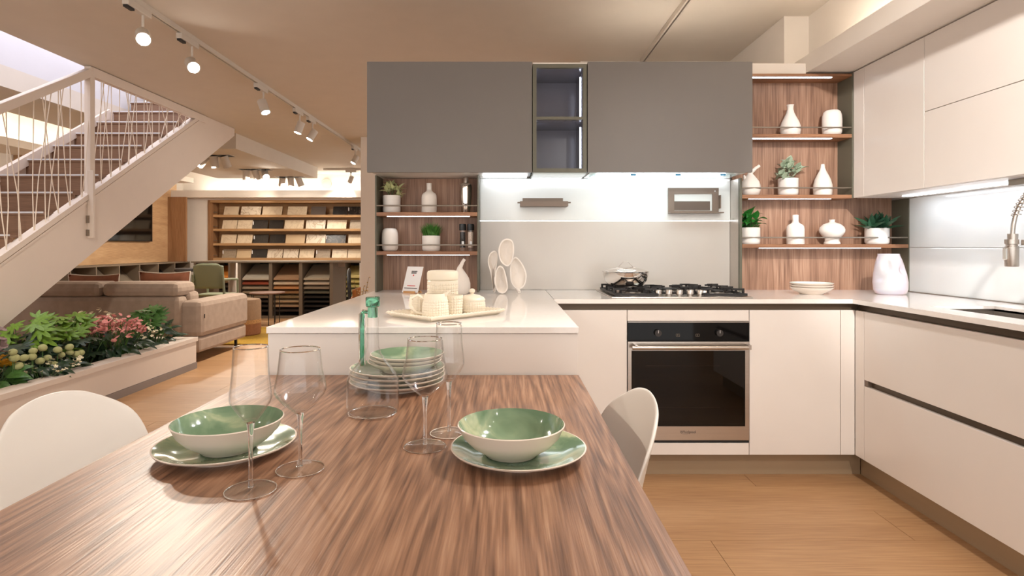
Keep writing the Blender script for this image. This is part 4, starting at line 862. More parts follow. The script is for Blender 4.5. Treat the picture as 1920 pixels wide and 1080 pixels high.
# ================================================================= STAIRCASE
XS = -3.45
def zs_top(y): return 1.15 - 0.06 + 0.593 * (y - 4.0)
def zs_bot(y): return 1.15 - 0.313 + 0.572 * (y - 4.44)
t = thing('staircase', 'white steel staircase with wooden steps and corded railing', 'staircase', (-3.95, 3.0, 0), world_space=True)
y0t, y0b = 4.0 - (1.09) / 0.593, 4.44 - 0.837 / 0.572
ye = 7.45
sg = G().prism([(y0t, 0.0), (y0b, 0.0), (ye, zs_bot(ye)), (ye, 2.648), (4.0 + (2.648 - 1.09) / 0.593, 2.648)], XS - 0.05, XS, 'X').build('stringer', 'stairw', t)
cap = G()
ya1 = 6.6
for dz0, dz1, dx in ((-0.045, 0.0, 0.012), (-0.075, -0.055, 0.006)):
    cap.prism([(y0t + 0.1, zs_top(y0t + 0.1) + dz0), (ya1, zs_top(ya1) + dz0), (ya1, zs_top(ya1) + dz1), (y0t + 0.1, zs_top(y0t + 0.1) + dz1)], XS - 0.06, XS + dx, 'X')
cap.build('stringer_cap', 'stairw', sg)
G().prism([(y0t, 0.0), (y0t + 0.9, 0.0), (6.75, zs_top(6.75) - 0.45), (6.75, 2.648), (6.5, 2.648), (y0t, 0.1)], OX0 + 0.01, OX0 + 0.05, 'X').build('stringer', 'stairw', t)
G().prism([(y0t, 0.02), (6.45, 2.66), (6.45, 2.56), (y0t + 0.1, -0.0)], OX0 + 0.045, OX0 + 0.075, 'X').build('stringer_cap', 'stairw', t)
sx0, sx1 = OX0 + 0.05, XS - 0.052
rm = B(sx0, sx1, 0, 0.016, 0, 0.17).mesh('riser', 'stepw', off=(-3.95, 0, 0)); tm = B(sx0, sx1, 0, 0.31, -0.022, 0).mesh('tread', 'stepw', off=(-3.95, 0, 0))
nm = B(sx0, sx1, -0.006, 0.0, -0.010, 0.003).mesh('nosing', P('pale_nosing', (206, 204, 206), 0.4), off=(-3.95, 0, 0))
for k in range(-6, 11):
    yk, zk = 4.14 + 0.30 * k, 1.235 + 0.178 * k
    part('riser', rm, t, (0, yk + 0.012 - 3.0, zk - 0.192)); td = part('tread', tm, t, (0, yk - 3.0, zk)); part('nosing', nm, td)
# railing
yp = 4.88
def zrail(y): return 2.64 - 0.58 * (yp - y) if y < yp else 2.64
G().box(XS - 0.04, XS + 0.012, yp - 0.028, yp + 0.028, 1.27, 2.645).build('newel_post', 'stairw', t, bevel=0.003)
G().box(XS + 0.0, XS + 0.05, yp - 0.05, yp - 0.028, 1.22, 1.78).build('post_bracket', 'stairw', t, bevel=0.003)
for z0, z1 in ((1.24, 1.29), (1.345, 1.405)): B(XS + 0.0001, XS + 0.02, yp - 0.064, yp - 0.0505, z0, z1).build('bracket_clip', 'alu', t)
G().prism([(2.6, zrail(2.6) - 0.075), (yp, zrail(yp) - 0.075), (yp, zrail(yp)), (2.6, zrail(2.6))], XS - 0.04, XS + 0.015, 'X').build('handrail', 'stairw', t, bevel=0.004)
B(XS - 0.04, XS + 0.015, yp, 6.72, 2.565, 2.645).build('top_rail', 'stairw', t, bevel=0.004)
rd = random.Random(11)
y = 3.7
while y < 6.5:
    for q in range(2):
        yb0 = y + rd.uniform(-0.01, 0.01); yt0 = yb0 if q == 0 else yb0 + rd.choice((-0.16, -0.1, 0.1, 0.16))
        zb_, zt_2 = zs_top(yb0) - 0.01, zrail(yt0) - 0.07
        if zt_2 - zb_ > 0.05:
            pm = (XS - 0.012 + rd.uniform(-.01, .01), yb0 + (yt0 - yb0) * 0.3 + rd.choice((0, 0, 0.012, -0.012)), zb_ + (zt_2 - zb_) * rd.uniform(.25, .4))
            G().tube([(XS - 0.012, yb0, zb_), pm, (XS - 0.012, yt0, zt_2)], 0.0035, 5).build('railing_cord', 'cordm', t)
    y += 0.12

# ================================================================= PLANTER
px0, px1, py0, py1, pz = -3.43, -2.92, 2.7, 5.55, 0.295
t = thing('planter_box', 'long white planter trough at the foot of the staircase', 'planter', (-3.17, 4.1, 0), world_space=True)
g = G(); g.box(px1 - 0.03, px1 - 0.012, py0, py1, 0.06, pz - 0.04).box(px0, px0 + 0.02, py0, py1, 0.0, pz - 0.04).box(px0 + 0.02, px1 - 0.03, py0, py0 + 0.02, 0, pz - 0.04).box(px0 + 0.02, px1 - 0.03, py1 - 0.02, py1, 0.0, pz - 0.04)
g.build('trough', 'stairw', t)
g = G(); g.box(px1 - 0.13, px1, py0, py1 + 0.012, pz - 0.038, pz).box(px0, px0 + 0.06, py0, py1, pz - 0.038, pz).box(px0 + 0.06, px1 - 0.13, py1 - 0.1, py1 + 0.012, pz - 0.038, pz); g.build('rim', 'stairw', t, bevel=0.002)
B(px1 - 0.028, px1 - 0.006, py0, py1 + 0.006, 0, 0.058).build('skirting', 'skirt', t)
B(px0 + 0.02, px1 - 0.03, py0 + 0.02, py1 - 0.02, 0.1, 0.235).build('soil', 'soil', t)
ZS = 0.235
PALM = {k: palmate_mesh('leaf', k) for k in ('leafb', 'leafm', 'leafd')}
def bush(name, label, cat, x, y, mesh, n, size, hgt, spread, seed, tilt=(0, 55), group='plants in the white planter'):
    t = thing(name, label, cat, (x, y, ZS), group=group); rd = random.Random(seed)
    for i in range(n):
        az = rd.uniform(0, 6.28); q = spread * math.sqrt(rd.random()); z = hgt * (0.45 + 0.55 * rd.random()) * (1 - 0.25 * q / max(spread, .01))
        p = (q * math.cos(az) * 0.6, q * math.sin(az), z); tl = R(rd.uniform(*tilt))
        G().tube([(p[0] * .3, p[1] * .3, 0), (p[0] * .7, p[1] * .7, z * .6), p], 0.003, 4).build('stalk', 'leafm', t)
        part('leaf', mesh, t, p, Euler((rd.uniform(-.2, .2) - tl * math.sin(az) * -1, tl * math.cos(az), az - math.pi / 2 + rd.uniform(-.5, .5)), 'XYZ'), size * rd.uniform(0.7, 1.2))
    return t
bush('fatsia_plant', 'bright green palmate leaved plant beneath the stair edge at the left', 'plant', -3.28, 3.98, PALM['leafb'], 26, 0.22, 0.50, 0.2, 1)
bush('fatsia_plant', 'lime green palmate leaved plant behind the dark foliage', 'plant', -3.28, 4.3, PALM['leafb'], 26, 0.22, 0.49, 0.2, 2)
bush('fatsia_plant', 'dark green palmate foliage before the lime leaves', 'plant', -3.26, 3.95, PALM['leafd'], 30, 0.19, 0.35, 0.22, 3)
bush('fatsia_plant', 'dark palmate foliage in front of the pink flowers', 'plant', -3.2, 4.42, PALM['leafd'], 30, 0.17, 0.31, 0.22, 4)
bush('fatsia_plant', 'mid green palmate plant at the sofa end of the planter', 'plant', -3.22, 5.25, PALM['leafm'], 26, 0.22, 0.38, 0.17, 5)
bush('broadleaf_plant', 'glossy dark broad leaved plant at the sofa end beside the rim', 'plant', -3.16, 5.25, LV['leafd'], 40, 0.11, 0.22, 0.2, 6, (10, 70))
bush('broadleaf_plant', 'broad mid green leaves at the near end of the planter', 'plant', -3.17, 3.62, LV['leafm'], 24, 0.13, 0.16, 0.13, 7, (10, 60))
bush('broadleaf_plant', 'dark low foliage under the white pompon blooms', 'plant', -3.16, 3.98, LV['leafd'], 80, 0.09, 0.17, 0.3, 8, (0, 60))
bush('broadleaf_plant', 'dark low foliage below the pink flower mound', 'plant', -3.16, 4.78, LV['leafd'], 90, 0.09, 0.2, 0.34, 9, (0, 60))
def bloom_mesh(name, mat, n=6, r=1.0):
    g = G()
    for i in range(n):
        a = 2 * math.pi * i / n; c, s_ = math.cos(a), math.sin(a); w = 0.42
        g.add([(0, 0, 0), (c * r * .7 - s_ * w * r, s_ * r * .7 + c * w * r, 0.22 * r), (c * r, s_ * r, 0.3 * r), (c * r * .7 + s_ * w * r, s_ * r * .7 - c * w * r, 0.22 * r)], [(0, 3, 2, 1)])
    return g.mesh(name, mat)
def flowers(name, label, x, y, mesh, n, size, hgt, spread, seed, sy=1.0, smat='leafm', bn='bloom'):
    t = thing(name, label, 'flowers', (x, y, ZS), group='plants in the white planter'); rd = random.Random(seed)
    for i in range(n):
        az = rd.uniform(0, 6.28); q = spread * math.sqrt(rd.random()); p = (q * math.cos(az) * 0.75, q * math.sin(az) * sy, hgt * rd.uniform(0.72, 1.05) * (1 - 0.3 * (q / spread) ** 2))
        if i % 3 == 0: G().tube([(p[0] * .4, p[1] * .4, 0), p], 0.0025, 4).build('stalk', smat, t)
        part(bn, mesh, t, p, (rd.uniform(-.9, .5), rd.uniform(-.2, .9), rd.uniform(0, 6)), size * rd.uniform(.75, 1.25))
flowers('pink_flowers', 'mound of pink blossoms in the middle of the planter', -3.17, 4.72, bloom_mesh('bloom', 'pink'), 240, 0.021, 0.36, 0.28, 21)
flowers('white_flowers', 'small cream daisies behind the pink blossoms', -3.33, 4.72, bloom_mesh('bloom', 'petal', 7), 110, 0.018, 0.40, 0.24, 22, 1.1)
flowers('white_flowers', 'sprays of tiny white flowers between the pompon blooms', -3.12, 3.95, bloom_mesh('bloom', 'petal', 5), 90, 0.014, 0.17, 0.27, 23)
flowers('white_flowers', 'pale buds trailing at the right of the pink mound', -3.06, 5.02, bloom_mesh('bloom', 'petal', 5), 40, 0.014, 0.25, 0.14, 24)
pm = G().lathe([(0, -0.8)] + [(math.cos(R(a)), math.sin(R(a)) * 0.85) for a in range(-60, 90, 15)] + [(0, 0.85)], n=20).mesh('bloom', 'pompon', True)
t = thing('pompon_chrysanthemum', 'round pale green pompon chrysanthemums near the rim', 'flowers', (-3.1, 3.95, ZS), group='plants in the white planter')
for u, v in ((27, 671), (45, 671), (60, 669), (75, 677), (89, 671), (115, 665), (131, 661), (143, 664), (80, 652), (108, 656), (100, 683), (130, 651), (24, 660), (34, 686), (151, 662), (62, 658)):
    Yp = F * 3.07 / (CX - u); Yp = min(max(Yp, 3.6), 4.3); xx, zz = X(u, Yp), Z(v, Yp)
    part('bloom', pm, t, (xx + 3.1, Yp - 3.95, zz - ZS), (rd.uniform(-.4, .4), rd.uniform(-.4, .4), rd.random()), 0.027 * rd.uniform(.85, 1.1)); G().tube([(xx + 3.1, Yp - 3.95, 0), (xx + 3.1, Yp - 3.95, zz - ZS)], 0.003, 4).build('stalk', 'leafm', t)
flowers('yellow_flowers', 'yellow marigold blossoms at the left edge of the view', -3.15, 3.62, bloom_mesh('bloom', 'yellow', 8), 22, 0.028, 0.27, 0.09, 25)
flowers('mauve_plumes', 'dusty mauve flower plumes rising at the near end', -3.1, 3.52, bloom_mesh('bloom', 'mauve', 9), 44, 0.03, 0.45, 0.1, 26)

# ================================================================= LOUNGE
sxa, sxb, sya, syb = -5.45, -3.0, 5.75, 6.85
t = thing('sofa', 'taupe velvet sofa with low back seen from behind the planter', 'sofa', (-4.2, 6.3, 0), world_space=True)
B(sxa + 0.02, sxb - 0.02, sya + 0.03, syb - 0.02, 0.1, 0.255).build('base', 'sofa', t, bevel=0.03)
for xa_, xb2 in ((sxb - 0.24, sxb), (sxa, sxa + 0.24)): B(xa_, xb2, sya + 0.03, syb, 0.25, 0.615).build('armrest', 'sofa', t, bevel=0.055)
B(sxb - 0.02, sxb + 0.006, sya + 0.08, sya + 0.084, 0.44, 0.48).build('fabric_tag', 'black', t)
B(sxa + 0.15, sxb - 0.2, sya, sya + 0.17, 0.25, 0.665).build('backrest', 'sofa', t, bevel=0.05)
for xa_, xb2 in ((X(190, sya) + 0.005, sxb - 0.2), (-5.05, X(190, sya) - 0.005)):
    B(xa_, xb2, sya - 0.02, sya + 0.32, 0.655, 0.80).build('headrest_cushion', 'sofa', t, bevel=0.055)
    B(xa_, xb2, sya + 0.18, syb - 0.02, 0.25, 0.43).build('seat_cushion', 'sofa', t, bevel=0.05)
B(sxb - 0.37, sxb - 0.18, sya + 0.17, sya + 0.36, 0.43, 0.70).build('side_cushion', 'sofa', t, bevel=0.05)
for x_ in (sxa + 0.1, sxb - 0.12):
    for y_ in (sya + 0.08, syb - 0.12): G().box(x_, x_ + 0.025, y_, y_ + 0.025, 0, 0.11).build('leg', 'black', t)
def pillow(label, x, y, z, w, h, rz):
    t = thing('throw_pillow', label, 'pillow', (x, y, z), rz, 'rust pillows on the sofa')
    def fn(sgn):
        def f(a, b_):
            u_, v_ = a * 2 - 1, b_ * 2 - 1; pinch = 1 - 0.07 * (1 - u_ * u_) * 0 ; th = 0.075 * max(0, (1 - u_ ** 4) * (1 - v_ ** 4)) ** 0.5
            return (u_ * w / 2 * (1 - 0.06 * (1 - v_ * v_)), sgn * th, h / 2 + v_ * h / 2 * (1 - 0.09 * (1 - u_ * u_)))
        return f
    g = G(); g.grid(fn(-1), 14, 10); g.grid(fn(1), 14, 10); c = g.build('cushion_cover', 'rust', t, smooth=True)
    e = [((s_ * 2 - 1), -1) for s_ in [i / 10 for i in range(10)]] + [(1, s_ * 2 - 1) for s_ in [i / 8 for i in range(8)]] + [(1 - s_ * 2, 1) for s_ in [i / 10 for i in range(10)]] + [(-1, 1 - s_ * 2) for s_ in [i / 8 for i in range(8)]]
    G().tube([(u_ * w / 2 * (1 - 0.06 * (1 - v_ * v_)), 0, h / 2 + v_ * h / 2 * (1 - 0.09 * (1 - u_ * u_))) for u_, v_ in e], 0.006, 6, closed=True).build('piping', 'cordm', c, smooth=True)
pillow('rust velvet pillow on the sofa seat nearer the pouf', X(309, 6.25), 6.25, 0.432, X(357, 6.25) - X(262, 6.25), 0.455, 0.02)
pillow('rust velvet pillow on the sofa seat nearer the stairs', X(176, 6.2), 6.2, 0.432, X(222, 6.2) - X(124, 6.2), 0.43, -0.03)
tag(B(-5.7, -2.5, 6.87, 8.3, 0.0005, 0.012).build('mustard_rug', 'rug', loc=(-4, 7.5, 0)), 'mustard yellow rug under the sofa and the pouf', 'rug')
t = thing('pouf', 'cylindrical two-tone pouf in beige and terracotta behind the sofa arm', 'pouf', (-3.43, 7.62, 0.0122))
G().lathe([(0.215, 0), (0.228, 0.015), (0.23, 0.16)], n=36, cap1=False).build('lower_fabric', 'poufb', t, smooth=True)
G().lathe([(0.2305, 0.15), (0.231, 0.2)], n=36, cap0=False, cap1=False).build('speckled_band', P('speckle', (196, 150, 100), 0.9, var=0.6, scale=120), t, smooth=True)
G().lathe([(0.23, 0.195), (0.23, 0.43), (0.215, 0.455), (0.15, 0.465), (0, 0.468)], n=36, cap0=False).build('upper_fabric', 'pouft', t, smooth=True)
def wire_table(label, x, y, r, h, mat, z0):
    t = thing('side_table', label, 'table', (x, y, z0)); G().lathe([(r, h - 0.018), (r + 0.004, h - 0.01), (r, h)], n=40).build('top', mat, t, smooth=True)
    for i in range(3):
        a0 = 2.1 * i - 0.9; ps = [(r * .86 * math.cos(a0 + d), r * .86 * math.sin(a0 + d), 0.004 if k in (1, 2) else h - 0.018) for k, d in enumerate((-.2, -.2, .2, .2))]
        G().tube(ps, 0.006, 6).build('leg', 'black', t)
M['brownt'] = P('brown_top', (128, 92, 74), 0.4)
wire_table('round brown topped side table with thin black wire legs', X(501, 8.7), 8.7, 0.245, 0.475, 'brownt', 0)
wire_table('round dark grey low table behind the sofa arm', -3.86, 8.02, 0.27, 0.43, P('slate_top', (92, 84, 80), 0.4), 0.0122)
# green chair
t = thing('plastic_chair', 'sage green plastic chair pulled up to the sample counter', 'chair', (X(395, 8.45), 8.6, 0))
cw = 0.215
def cb(a, b_): u_ = a * 2 - 1; return (u_ * cw * (1 if b_ < .82 else math.sqrt(max(0.0, 1 - ((b_ - .82) / .18) ** 2 * (abs(u_) > .0) * .18))), -0.2 - 0.05 * b_ + 0.03 * u_ * u_, 0.55 + 0.36 * b_ - 0.05 * (abs(u_) ** 6) * (b_ > .9))
G().grid(cb, 12, 10).build('backrest', 'gchair', t, smooth=True, solid=0.02)
B(-cw, cw, -0.2, 0.22, 0.44, 0.465).build('seat', 'gchair', t, bevel=0.01)
for sx in (-1, 1):
    G().tube([(sx * cw, -0.23, 0.75), (sx * (cw + .01), -0.215, 0.5), (sx * (cw + .02), -0.25, 0)], [.016, .018, .016], 8).build('leg', 'gchair', t, smooth=True); G().tube([(sx * (cw + .01), 0.2, 0.66), (sx * (cw + .01), 0.21, 0.4), (sx * (cw + .02), 0.25, 0)], [.016, .018, .016], 8).build('leg', 'gchair', t, smooth=True)
    G().tube([(sx * cw, -0.22, 0.68), (sx * (cw + .015), 0, 0.675), (sx * (cw + .01), 0.205, 0.66)], 0.017, 8).build('armrest', 'gchair', t, smooth=True)
t = thing('bar_stool', 'round black bar stool in front of the cubby cabinet', 'stool', (X(346, 8.95), 8.95, 0))
G().lathe([(0.125, 0.77), (0.14, 0.78), (0.14, 0.81), (0.12, 0.825), (0, 0.825)], n=28).build('seat', P('black_seat', (52, 46, 44), 0.6), t, smooth=True); G().cyl((0, 0, 0.01), (0, 0, 0.77), 0.022, 14).build('post', 'black', t, smooth=True); G().lathe([(0.2, 0), (0.2, 0.008), (0.03, 0.02)], n=28).build('base', 'black', t, smooth=True)
G().tube([(0.13 * math.cos(a), 0.13 * math.sin(a), 0.3) for a in [R(20 * i) for i in range(18)]], 0.008, 6, closed=True).build('foot_ring', 'black', t)
# dark armchair beside the pillar and the dry twigs
t = thing('armchair', 'dark framed chair with curved arm and tan leather back by the pillar', 'chair', (-2.1, 8.85, 0), R(12))
G().grid(lambda a, b_: (-0.2 + 0.4 * a, -0.24 - 0.05 * b_ + 0.05 * (2 * a - 1) ** 2, 0.40 + 0.12 * b_ + 0.05 * math.sin(math.pi * a) * b_), 10, 6).build('backrest', 'tan', t, smooth=True, solid=0.02)
B(-0.23, 0.23, -0.22, 0.24, 0.36, 0.40).build('seat', 'tan', t, bevel=0.015)
for sx in (-1, 1):
    G().tube([(sx * .25, -.26, 0), (sx * .25, -.25, .45), (sx * .26, -.2, .6), (sx * .27, -.08, .73), (sx * .27, .1, .79), (sx * .27, .25, .8)], [.014, .016, .02, .024, .022, .02], 10).build('arm_frame', 'black', t, smooth=True); G().tube([(sx * .24, .22, 0), (sx * .26, .2, .79)], 0.014, 8).build('leg', 'black', t, smooth=True)
t = thing('twig_vase', 'dry brown twigs with papery pods standing beyond the peninsula', 'vase', (X(676, 5.6), 5.6, 0))
G().lathe([(0, 0), (0.09, 0), (0.11, 0.05), (0.1, 0.35), (0.05, 0.5), (0.055, 0.56), (0.045, 0.56), (0.04, 0.5), (0, 0.45)], n=28).build('vase_body', 'taupe', t, smooth=True)
rd = random.Random(5); pod = G().lathe([(0, -1), (.6, -.5), (.7, 0), (.5, .6), (0, 1)], n=8).mesh('pod', P('papery_pod', (196, 164, 112), 0.9), True)
for tx, tz2 in ((-.06, .83), (.09, .86), (.04, .78), (-.02, .72), (.07, .74), (.1, .70)):
    tip = (tx, rd.uniform(-.06, .02), tz2); mid = (tx * .4, 0, .65); G().tube([(0, 0, .5), mid, tip], [.004, .003, .002], 5).build('twig', 'twig', t)
    for q in range(4): part('pod', pod, t, tuple(mid[i] + (tip[i] - mid[i]) * (0.4 + .18 * q) + rd.uniform(-.012, .012) for i in range(3)), (rd.random(), rd.random(), 0), 0.009)

# television wall
t = thing('television', 'flat black television on the oak wall below the stairs', 'television', (-6.57, 10.0, Z(452, 10.85)), world_space=True)
B(-6.575, -6.54, 9.45, 10.85, 1.245, 2.05).build('casing', 'black', t, bevel=0.003); B(-6.5395, -6.538, 9.462, 10.838, 1.262, 2.04).build('screen', 'tv', t); B(-6.5995, -6.575, 9.9, 10.4, 1.4, 1.8).build('wall_bracket', 'black', t)
t = thing('cubby_cabinet', 'low taupe cabinet with open slanted cubbies under the television', 'cabinet', (-6.5, 9.7, 0), world_space=True)
yc = [7.95, 8.485, 9.02, 9.56, 10.09, 10.63, 11.16, 11.69]
B(-6.71, -6.3, yc[0], yc[-1], 0.835, 0.859).build('top_board', 'taupe', t); B(-6.71, -6.3, yc[0], yc[-1], 0.0, 0.2).build('bottom_board', 'taupe', t); B(-6.71, -6.69, yc[0], yc[-1], 0.2, 0.835).build('back_panel', 'taupe', t)
for y_ in yc: B(-6.69, -6.3, y_ - 0.011, y_ + 0.011, 0.2, 0.835).build('divider', 'taupe', t)
for i in range(7):
    tt = G().prism([(-6.68, 0.79), (-6.66, 0.8), (-6.32, 0.48), (-6.34, 0.47)], yc[i] + 0.02, yc[i + 1] - 0.02, 'Y').build('display_sample', ('china', 'taupe', 'cream', 'taupe', 'white', 'black', 'black')[i], loc=(-6.5, (yc[i] + yc[i + 1]) / 2, 0.48))
    tag(tt, '%s slanted sample board in the cubbies below the television' % ('first', 'second', 'third', 'fourth', 'fifth', 'sixth', 'seventh')[i], 'sample', 'slanted samples in the cubby cabinet')

# sample counter
t = thing('sample_counter', 'long taupe counter with three open bays of door samples', 'counter', (-3.8, 9.8, 0), world_space=True)
YC = 9.4; cx_ = [X(u, YC) for u in (449, 507.5, 564, 621.5)]
B(X(359, YC), -1.6, YC - 0.02, 10.2, 0.89, 0.915).build('top_board', 'taupe', t, bevel=0.002)
for i, x_ in enumerate(cx_): w = 0.03; B(x_ - w, x_ + w * .8, YC, 10.15, 0.0, 0.89).build('upright', 'taupe', t)
B(cx_[0] + .03, cx_[3] - .03, 10.1, 10.12, 0.05, 0.89).build('back_panel', 'black', t); B(cx_[0] + .03, cx_[3] - .03, YC + 0.01, 10.1, 0, 0.04).build('bottom_board', 'taupe', t); B(X(363, YC), X(368, YC), YC, 10.15, 0, 0.89).build('upright', 'taupe', t); B(X(438, 10.1), X(442, 10.1), 9.9, 10.1, 0, 0.89).build('upright', 'wall', t)
B(X(631, 9.5), X(643, 9.5), 9.6, 9.605, 0.82, 0.885).build('price_tag', 'sofa', t)
BAYC = [[(196, 184, 166), (142, 66, 46), (160, 142, 122), (150, 130, 106), (130, 112, 92), (40, 32, 28), (34, 26, 24), (30, 24, 22)],
        [(178, 140, 108), (206, 184, 156), (196, 140, 92), (140, 104, 70), (132, 110, 80), (170, 144, 114), (160, 132, 104), (44, 34, 30)],
        [(186, 172, 150), (196, 180, 158), (142, 126, 106), (92, 88, 74), (34, 30, 26), (26, 24, 22), (22, 20, 20), (20, 18, 18)]]
ORDN = ('first', 'second', 'third', 'fourth', 'fifth', 'sixth', 'seventh', 'eighth', 'ninth')
for i in range(3):
    x0, x1 = cx_[i] + 0.038, cx_[i + 1] - 0.042
    for j in range(8):
        m_ = P('sample_%d%d' % (i, j), BAYC[i][j], 0.4, var=0.03); zf = 0.64 - 0.072 * j
        g = G()
        if j == 0:
            g.prism([(YC + 0.02, 0.615), (YC + 0.02, 0.64), (YC + 0.5, 0.86), (YC + 0.5, 0.835)], x0, x1, 'X')
        else: g.prism([(YC + 0.02 + 0.0, zf - 0.026), (YC + 0.02, zf), (YC + 0.5, zf + 0.22 if zf + .22 < .8 else .8), (YC + 0.5, zf + 0.194 if zf + .194 < .77 else .77)], x0, x1, 'X')
        o = g.build('door_sample', m_, loc=((x0 + x1) / 2, YC + 0.2, zf - 0.026))
        tag(o, '%s door sample from the top in the %s counter bay' % (ORDN[j], ('left', 'middle', 'right')[i]), 'sample', 'door samples in the counter bays')
# more samples against the back wall, seen past the counter
def rack(label, u0, u1, Y, cols_):
    t = thing('sample_rack', label, 'rack', ((X(u0, Y) + X(u1, Y)) / 2, Y + .15, 0), world_space=True)
    B(X(u0, Y) - .03, X(u0, Y), Y, Y + 0.4, 0, 0.84).build('upright', 'taupe', t); B(X(u1, Y), X(u1, Y) + .03, Y, Y + 0.4, 0, 0.84).build('upright', 'wall', t); B(X(u0, Y) - .03, X(u1, Y) + .03, Y, Y + 0.4, 0.8405, 0.8435).build('top_board', 'taupe', t); B(X(u0, Y), X(u1, Y), Y + .38, Y + .4, 0, .84).build('back_panel', 'black', t)
    for j, c in enumerate(cols_): zf = 0.58 - 0.09 * j; G().prism([(Y + .02, zf - .03), (Y + .02, zf), (Y + .36, zf + .2), (Y + .36, zf + .17)], X(u0, Y) + .005, X(u1, Y) - .005, 'X').build('board', P('rack_%s%d' % (label[:4], j), c, 0.4, var=.03), t)
rack('rack of orange and dark boards behind the green chair', 404, 437, 11.2, [(196, 122, 50), (110, 84, 56), (44, 36, 30), (38, 30, 26), (30, 26, 24), (28, 24, 22)])
rack('rack of yellow and pale green boards seen beside the pillar', 648, 674, 11.2, [(214, 196, 130), (206, 190, 116), (196, 184, 112), (186, 180, 130), (170, 172, 140), (60, 70, 54)])
# tile display
YT = 11.8
t = thing('tile_display', 'oak niche display with four slim shelves on the back wall', 'display', (-4, 12.0, 0.85), world_space=True)
B(NX0, NX1, 12.16, 12.198, NZ0, NZ1).build('back_panel', 'oakx', t); B(NX0 + .0005, NX0 + 0.05, YT - .01, 12.16, NZ0, NZ1).build('side_panel', 'oakz', t); B(NX0 + .05, NX1, YT - .01, 12.16, NZ1 - 0.05, NZ1 - .0005).build('top_panel', 'oakx', t)
YS = 11.9; TILE = {'c': marble('cream_tile', (226, 206, 176), (210, 188, 156)), 'w': marble('white_tile', (232, 218, 196), (188, 166, 136)), 'b': marble('black_tile', (34, 30, 28), (50, 44, 40)), 'v': marble('black_veined_tile', (34, 31, 30), (104, 94, 86)), 'd': P('umber_tile', (92, 76, 64), 0.5), 'g': P('grey_tile', (160, 142, 120), 0.5, var=.15, scale=30), 't': P('tan_tile', (214, 186, 148), 0.5)}
NMT = {'c': 'cream', 'w': 'white veined', 'b': 'black', 'v': 'white veined black', 'd': 'umber', 'g': 'grey speckled', 't': 'tan'}
rows = [(402.5, 'top', [(235, 410, 'c'), (440, 678, 'w'), (700, 935, 'c'), (1003, 1235, 'c'), (1285, 1462, 'd'), (1550, 1725, 'b'), (1732, 1930, 'v')]),
        (428.8, 'second', [(215, 390, 'c'), (398, 575, 'c'), (580, 762, 'b'), (780, 948, 'b'), (965, 1195, 'c'), (1225, 1457, 'w'), (1480, 1712, 'c'), (1755, 1930, 'g')]),
        (455.8, 'third', [(200, 380, 'c'), (395, 575, 'c'), (592, 770, 'b'), (785, 968, 'b'), (980, 1210, 't'), (1228, 1460, 'w'), (1465, 1705, 'v'), (1735, 1930, 'c')]),
        (483.5, 'lowest', [(215, 380, 'g'), (388, 562, 't'), (568, 752, 'b'), (758, 940, 'w'), (952, 1132, 'w'), (1145, 1322, 'c'), (1345, 1518, 'g'), (1540, 1720, 'c'), (1730, 1930, 'c')])]
for v, nm_, ts in rows:
    zt = Z(v, YS); sb = B(NX0 + .05, NX1, YS, 12.16, zt - 0.05, zt).build('shelf_board', 'oakx', t, bevel=0.002); G().cyl((NX0 + .05, YS + .02, zt + .05), (NX0 + .13, YS + .02, zt + .05), 0.008, 8).build('rail_peg', 'alu', sb)
    for i, (a, b_, k) in enumerate(ts):
        x0, x1 = X(380 + a / 6.4, YS), X(380 + b_ / 6.4, YS); hh = 0.178 if v > 403 else 0.172
        o = G().prism([(YS + .05, zt + .0005), (YS + .062, zt + .0005), (YS + .122, zt + hh), (YS + .11, zt + hh)], x0, x1, 'X').build('tile_sample', TILE[k], loc=((x0 + x1) / 2, YS + .08, zt))
        tag(o, '%s tile sample, %s from the left on the %s display shelf' % (NMT[k], ORDN[i], nm_), 'tile', 'tile samples in the oak display')
        if k in 'bvg' and i % 2 == 0: B(x0 + .01, x0 + .03, YS + .06, YS + .062, zt + .08, zt + .15).build('sticker', 'paper', o)
t = thing('wall_speaker', 'round pale speaker grille on the lit wall above the tile display', 'speaker', (X(613, 12.2), 12.2, Z(345, 12.2)))
G().cyl((0, -0.03, 0), (0, -.0005, 0), 0.1, 32).build('grille', P('speaker_grey', (196, 186, 172), 0.7), t, smooth=True); G().tube([(0.1 * math.cos(a), -0.03, 0.1 * math.sin(a)) for a in [R(15 * i) for i in range(24)]], 0.006, 6, closed=True).build('bezel', 'spotw', t)

# ================================================================= LAMPS
def track(label, p0, p1):
    d = Vector(p1) - Vector(p0); t = thing('light_track', label, 'light track', p0, world_space=True); n_ = Vector((-d.y, d.x, 0)).normalized() * 0.017
    def strip(g, w0, w1, z0, z1):
        a, b_ = Vector(p0), Vector(p1); q = n_.normalized(); g.add([(a + q * w0 + Vector((0, 0, z0))), (b_ + q * w0 + Vector((0, 0, z0))), (b_ + q * w1 + Vector((0, 0, z0))), (a + q * w1 + Vector((0, 0, z0))), (a + q * w0 + Vector((0, 0, z1))), (b_ + q * w0 + Vector((0, 0, z1))), (b_ + q * w1 + Vector((0, 0, z1))), (a + q * w1 + Vector((0, 0, z1)))], [(0, 3, 2, 1), (4, 5, 6, 7), (0, 1, 5, 4), (1, 2, 6, 5), (2, 3, 7, 6), (3, 0, 4, 7)])
    g = G(); strip(g, -.018, -.006, -.034, 0); strip(g, .006, .018, -.034, 0); g.build('rail', 'spotw', t)
    g = G(); strip(g, -.006, .006, -.02, -.002); g.build('slot', 'black', t)
XT1, XT2 = -1.511 * 1.48, 0.737 * 1.48
track('long white ceiling track with spotlights running past the stairs', (XT1, -1.2, ZC - .0005), (XT1, 9.9, ZC - .0005))
